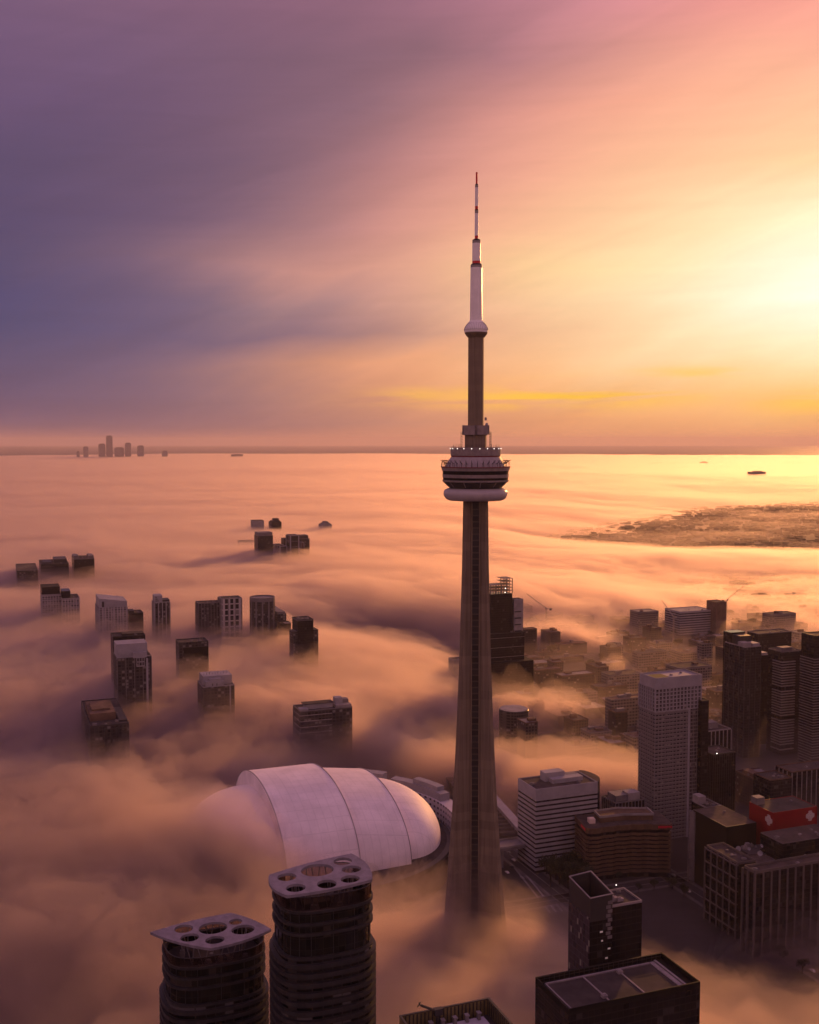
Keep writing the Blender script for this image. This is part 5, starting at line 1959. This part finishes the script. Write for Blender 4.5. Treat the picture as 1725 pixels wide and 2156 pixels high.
# low blocks of the far city on the street grid
LB = [facade('low_wall_a', (0.02, 0.017, 0.016), (0.10, 0.075, 0.065), 4, 3.8, 0.4, 0.4, 0.6), facade('low_wall_b', (0.02, 0.017, 0.016), (0.055, 0.04, 0.035), 5, 3.8, 0.3, 0.4, 0.6),
      facade('low_wall_c', (0.025, 0.021, 0.02), (0.20, 0.16, 0.15), 4.5, 4.2, 0.3, 0.45, 0.5)]
LR = [M['roof'], M['roofbrown'], M['grey'], M['brick']]
rr = random.Random(2024)
taken = []
for o in list(COL.objects):
    if o.parent is None and o.type == 'EMPTY' and o.name.split('.')[0] not in ('tree', 'car') and o.location.y > 900:
        taken.append((o.location.x + 15, o.location.y + 15, 42))
n = 0
tries = 0
while n < 230 and tries < 12000:
    tries += 1
    px, py = rr.uniform(1060, 1760), 1262 + 330 * rr.random() ** 1.5
    p = P(px, py, z=0)
    w, d = rr.uniform(16, 62), rr.uniform(14, 38)
    h = rr.choice([9, 12, 14, 18, 22, 28, 38]) * rr.uniform(0.8, 1.2)
    if py < 1315:
        h = min(h, 13)
    rad = 0.42 * math.hypot(w, d)
    if any(math.hypot(p.x - a_, p.y - b_) < rad + r_ for a_, b_, r_ in taken):
        continue
    taken.append((p.x, p.y, rad * 0.9))
    t = thing('low_block', 'low flat roofed block in the hazy far city right of the needle tower', 'city block', (p.x, p.y, 0), YAW, 'low blocks of the hazy far city')
    m = MB()
    m.box(-w / 2, w / 2, -d / 2, d / 2, 0, h)
    k = rr.randrange(3)
    m.build('wall', LB[k], t)
    m = MB()
    m.ring(rect(-w / 2 - 0.2, w / 2 + 0.2, -d / 2 - 0.2, d / 2 + 0.2), rect(-w / 2 + 0.6, w / 2 - 0.6, -d / 2 + 0.6, d / 2 - 0.6), h - 0.5, h + 1.1)
    m.build('parapet', M['grey'] if k == 2 else M['brick'], t)
    m = MB()
    m.box(-w / 2 + 0.6, w / 2 - 0.6, -d / 2 + 0.6, d / 2 - 0.6, h, h + 0.2)
    m.build('roof', LR[rr.randrange(4)], t)
    for q in range(rr.randrange(1, 3)):
        x, y = rr.uniform(-w * 0.35, w * 0.2), rr.uniform(-d * 0.3, d * 0.15)
        m = MB()
        m.box(x, x + rr.uniform(4, 12), y, y + rr.uniform(3, 8), h + 0.2, h + rr.uniform(2.5, 5))
        m.build('penthouse', LR[rr.randrange(2, 4)], t)
    n += 1

# tower cranes over the far city
M['craneyel'] = principled('crane_paint', (0.42, 0.33, 0.27), 0.6)
for px, py, py2, ang, lab in ((1529, 1320, 1264, 0.4, 'tall pale tower crane beside the dark brick tower'), (1150, 1345, 1282, 2.6, 'faint tower crane over the hazy blocks right of the stepped tower'),
                              (1418, 1352, 1300, 1.9, 'tower crane with a raised jib in front of the white banded slab')):
    p = P(px, py, z=0)
    top = P(px, py2, y=p.y).z
    t = thing('tower_crane', lab, 'crane', (p.x, p.y, 0), ang)
    m = MB()
    for sx, sy in ((-1, -1), (1, -1), (1, 1), (-1, 1)):
        m.bar((sx, sy, 0), (sx, sy, top), 0.22, 4)
    z = 0
    while z < top - 3:
        m.bar((-1, -1, z), (1, -1, z + 3), 0.14, 4)
        m.bar((1, 1, z), (-1, 1, z + 3), 0.14, 4)
        m.bar((1, -1, z), (1, 1, z + 3), 0.14, 4)
        z += 3
    m.build('mast', M['craneyel'], t)
    m = MB()
    m.bar((0, 0.9, top), (42, 0.9, top + 26), 0.18, 4)
    m.bar((0, -0.9, top), (42, -0.9, top + 26), 0.18, 4)
    m.bar((0, 0, top + 2.5), (42, 0, top + 27.5), 0.16, 4)
    for k in range(14):
        s0, s1 = k / 14, (k + 0.5) / 14
        m.bar((42 * s0, 0.9, top + 26 * s0), (42 * s1, 0, top + 2.5 + 25 * s1), 0.14, 4)
        m.bar((42 * s0, -0.9, top + 26 * s0), (42 * s1, 0, top + 2.5 + 25 * s1), 0.14, 4)
    m.build('jib', M['craneyel'], t)
    m = MB()
    m.box(-11, -1, -1.2, 1.2, top, top + 0.6)
    m.box(-11, -7, -1.3, 1.3, top - 2, top + 1.6)
    m.build('counter_jib', M['grey'], t)
    m = MB()
    m.box(0.5, 2.5, -2.6, -0.9, top - 0.5, top + 2)
    m.build('cab', M['grey'], t)
# lit street lamps
LAMPS = [(1621, 1500, 'lit street lamp at the roofs right of the far banded slab'), (1415, 1560, 'left of two lit lamps low in the misty streets'), (1422, 1563, 'right of two lit lamps low in the misty streets'),
         (1297, 1862, 'lit lamp between the trees and raked crown tower'), (1376, 1386, 'small lit lamp far out in front of the banded slab')]
LAMPS[0] = (1616, 1371, LAMPS[0][2])
for px, py, lab in LAMPS:
    p = P(px, py, z=9)
    t = thing('street_lamp', lab, 'street lamp', (p.x, p.y, 0))
    m = MB()
    m.bar((0, 0, 0), (0, 0, 9), 0.14, 6)
    m.bar((0, 0, 8.9), (0, -1.6, 9.2), 0.1, 6)
    m.build('pole', M['grey'], t)
    m = MB()
    m.lathe([(0, -0.35), (0.55, 0), (0, 0.35)], 8, cx=0, cy_=-1.6, caps=False)
    m.build('lamp_head', M['lamp'], t, loc=(0, 0, 9.1))

# rail tracks beside the shed
t0 = P(1064, 1760, z=0)
ud = (P(1100, 1746, z=14) - P(1043, 1682, z=14))
ud.z = 0
ud.normalize()
for k in range(5):
    strip('railway_track', M['palegrey'] if k % 2 else M['grey'], t0 + Vector((ud.y, -ud.x, 0)) * (k * 5.2 - 6) - ud * 160, ud, 330, 1.7, 0.02 + 0.006 * k)

# the endless carpet of little roofs and gardens far out
rr = random.Random(99)
M['carpet'] = principled('far_roofs', (0.035, 0.026, 0.024), 0.9, var=0.35, scale=0.02)
m = MB()
for k in range(7000):
    az_ = R(rr.uniform(1.5, 25))
    r_ = rr.uniform(2350, 7600)
    x, y = r_ * math.sin(az_), r_ * math.cos(az_)
    w, d, h = rr.uniform(9, 34), rr.uniform(9, 22), rr.uniform(4, 10)
    c_, s_ = math.cos(YAW), math.sin(YAW)
    pts = [(x + (a * c_ - b * s_), y + (a * s_ + b * c_)) for a, b in ((-w / 2, -d / 2), (w / 2, -d / 2), (w / 2, d / 2), (-w / 2, d / 2))]
    m.prism(pts, 0, h)
tag(m.build('far_rooftops', M['carpet']), kind='stuff')
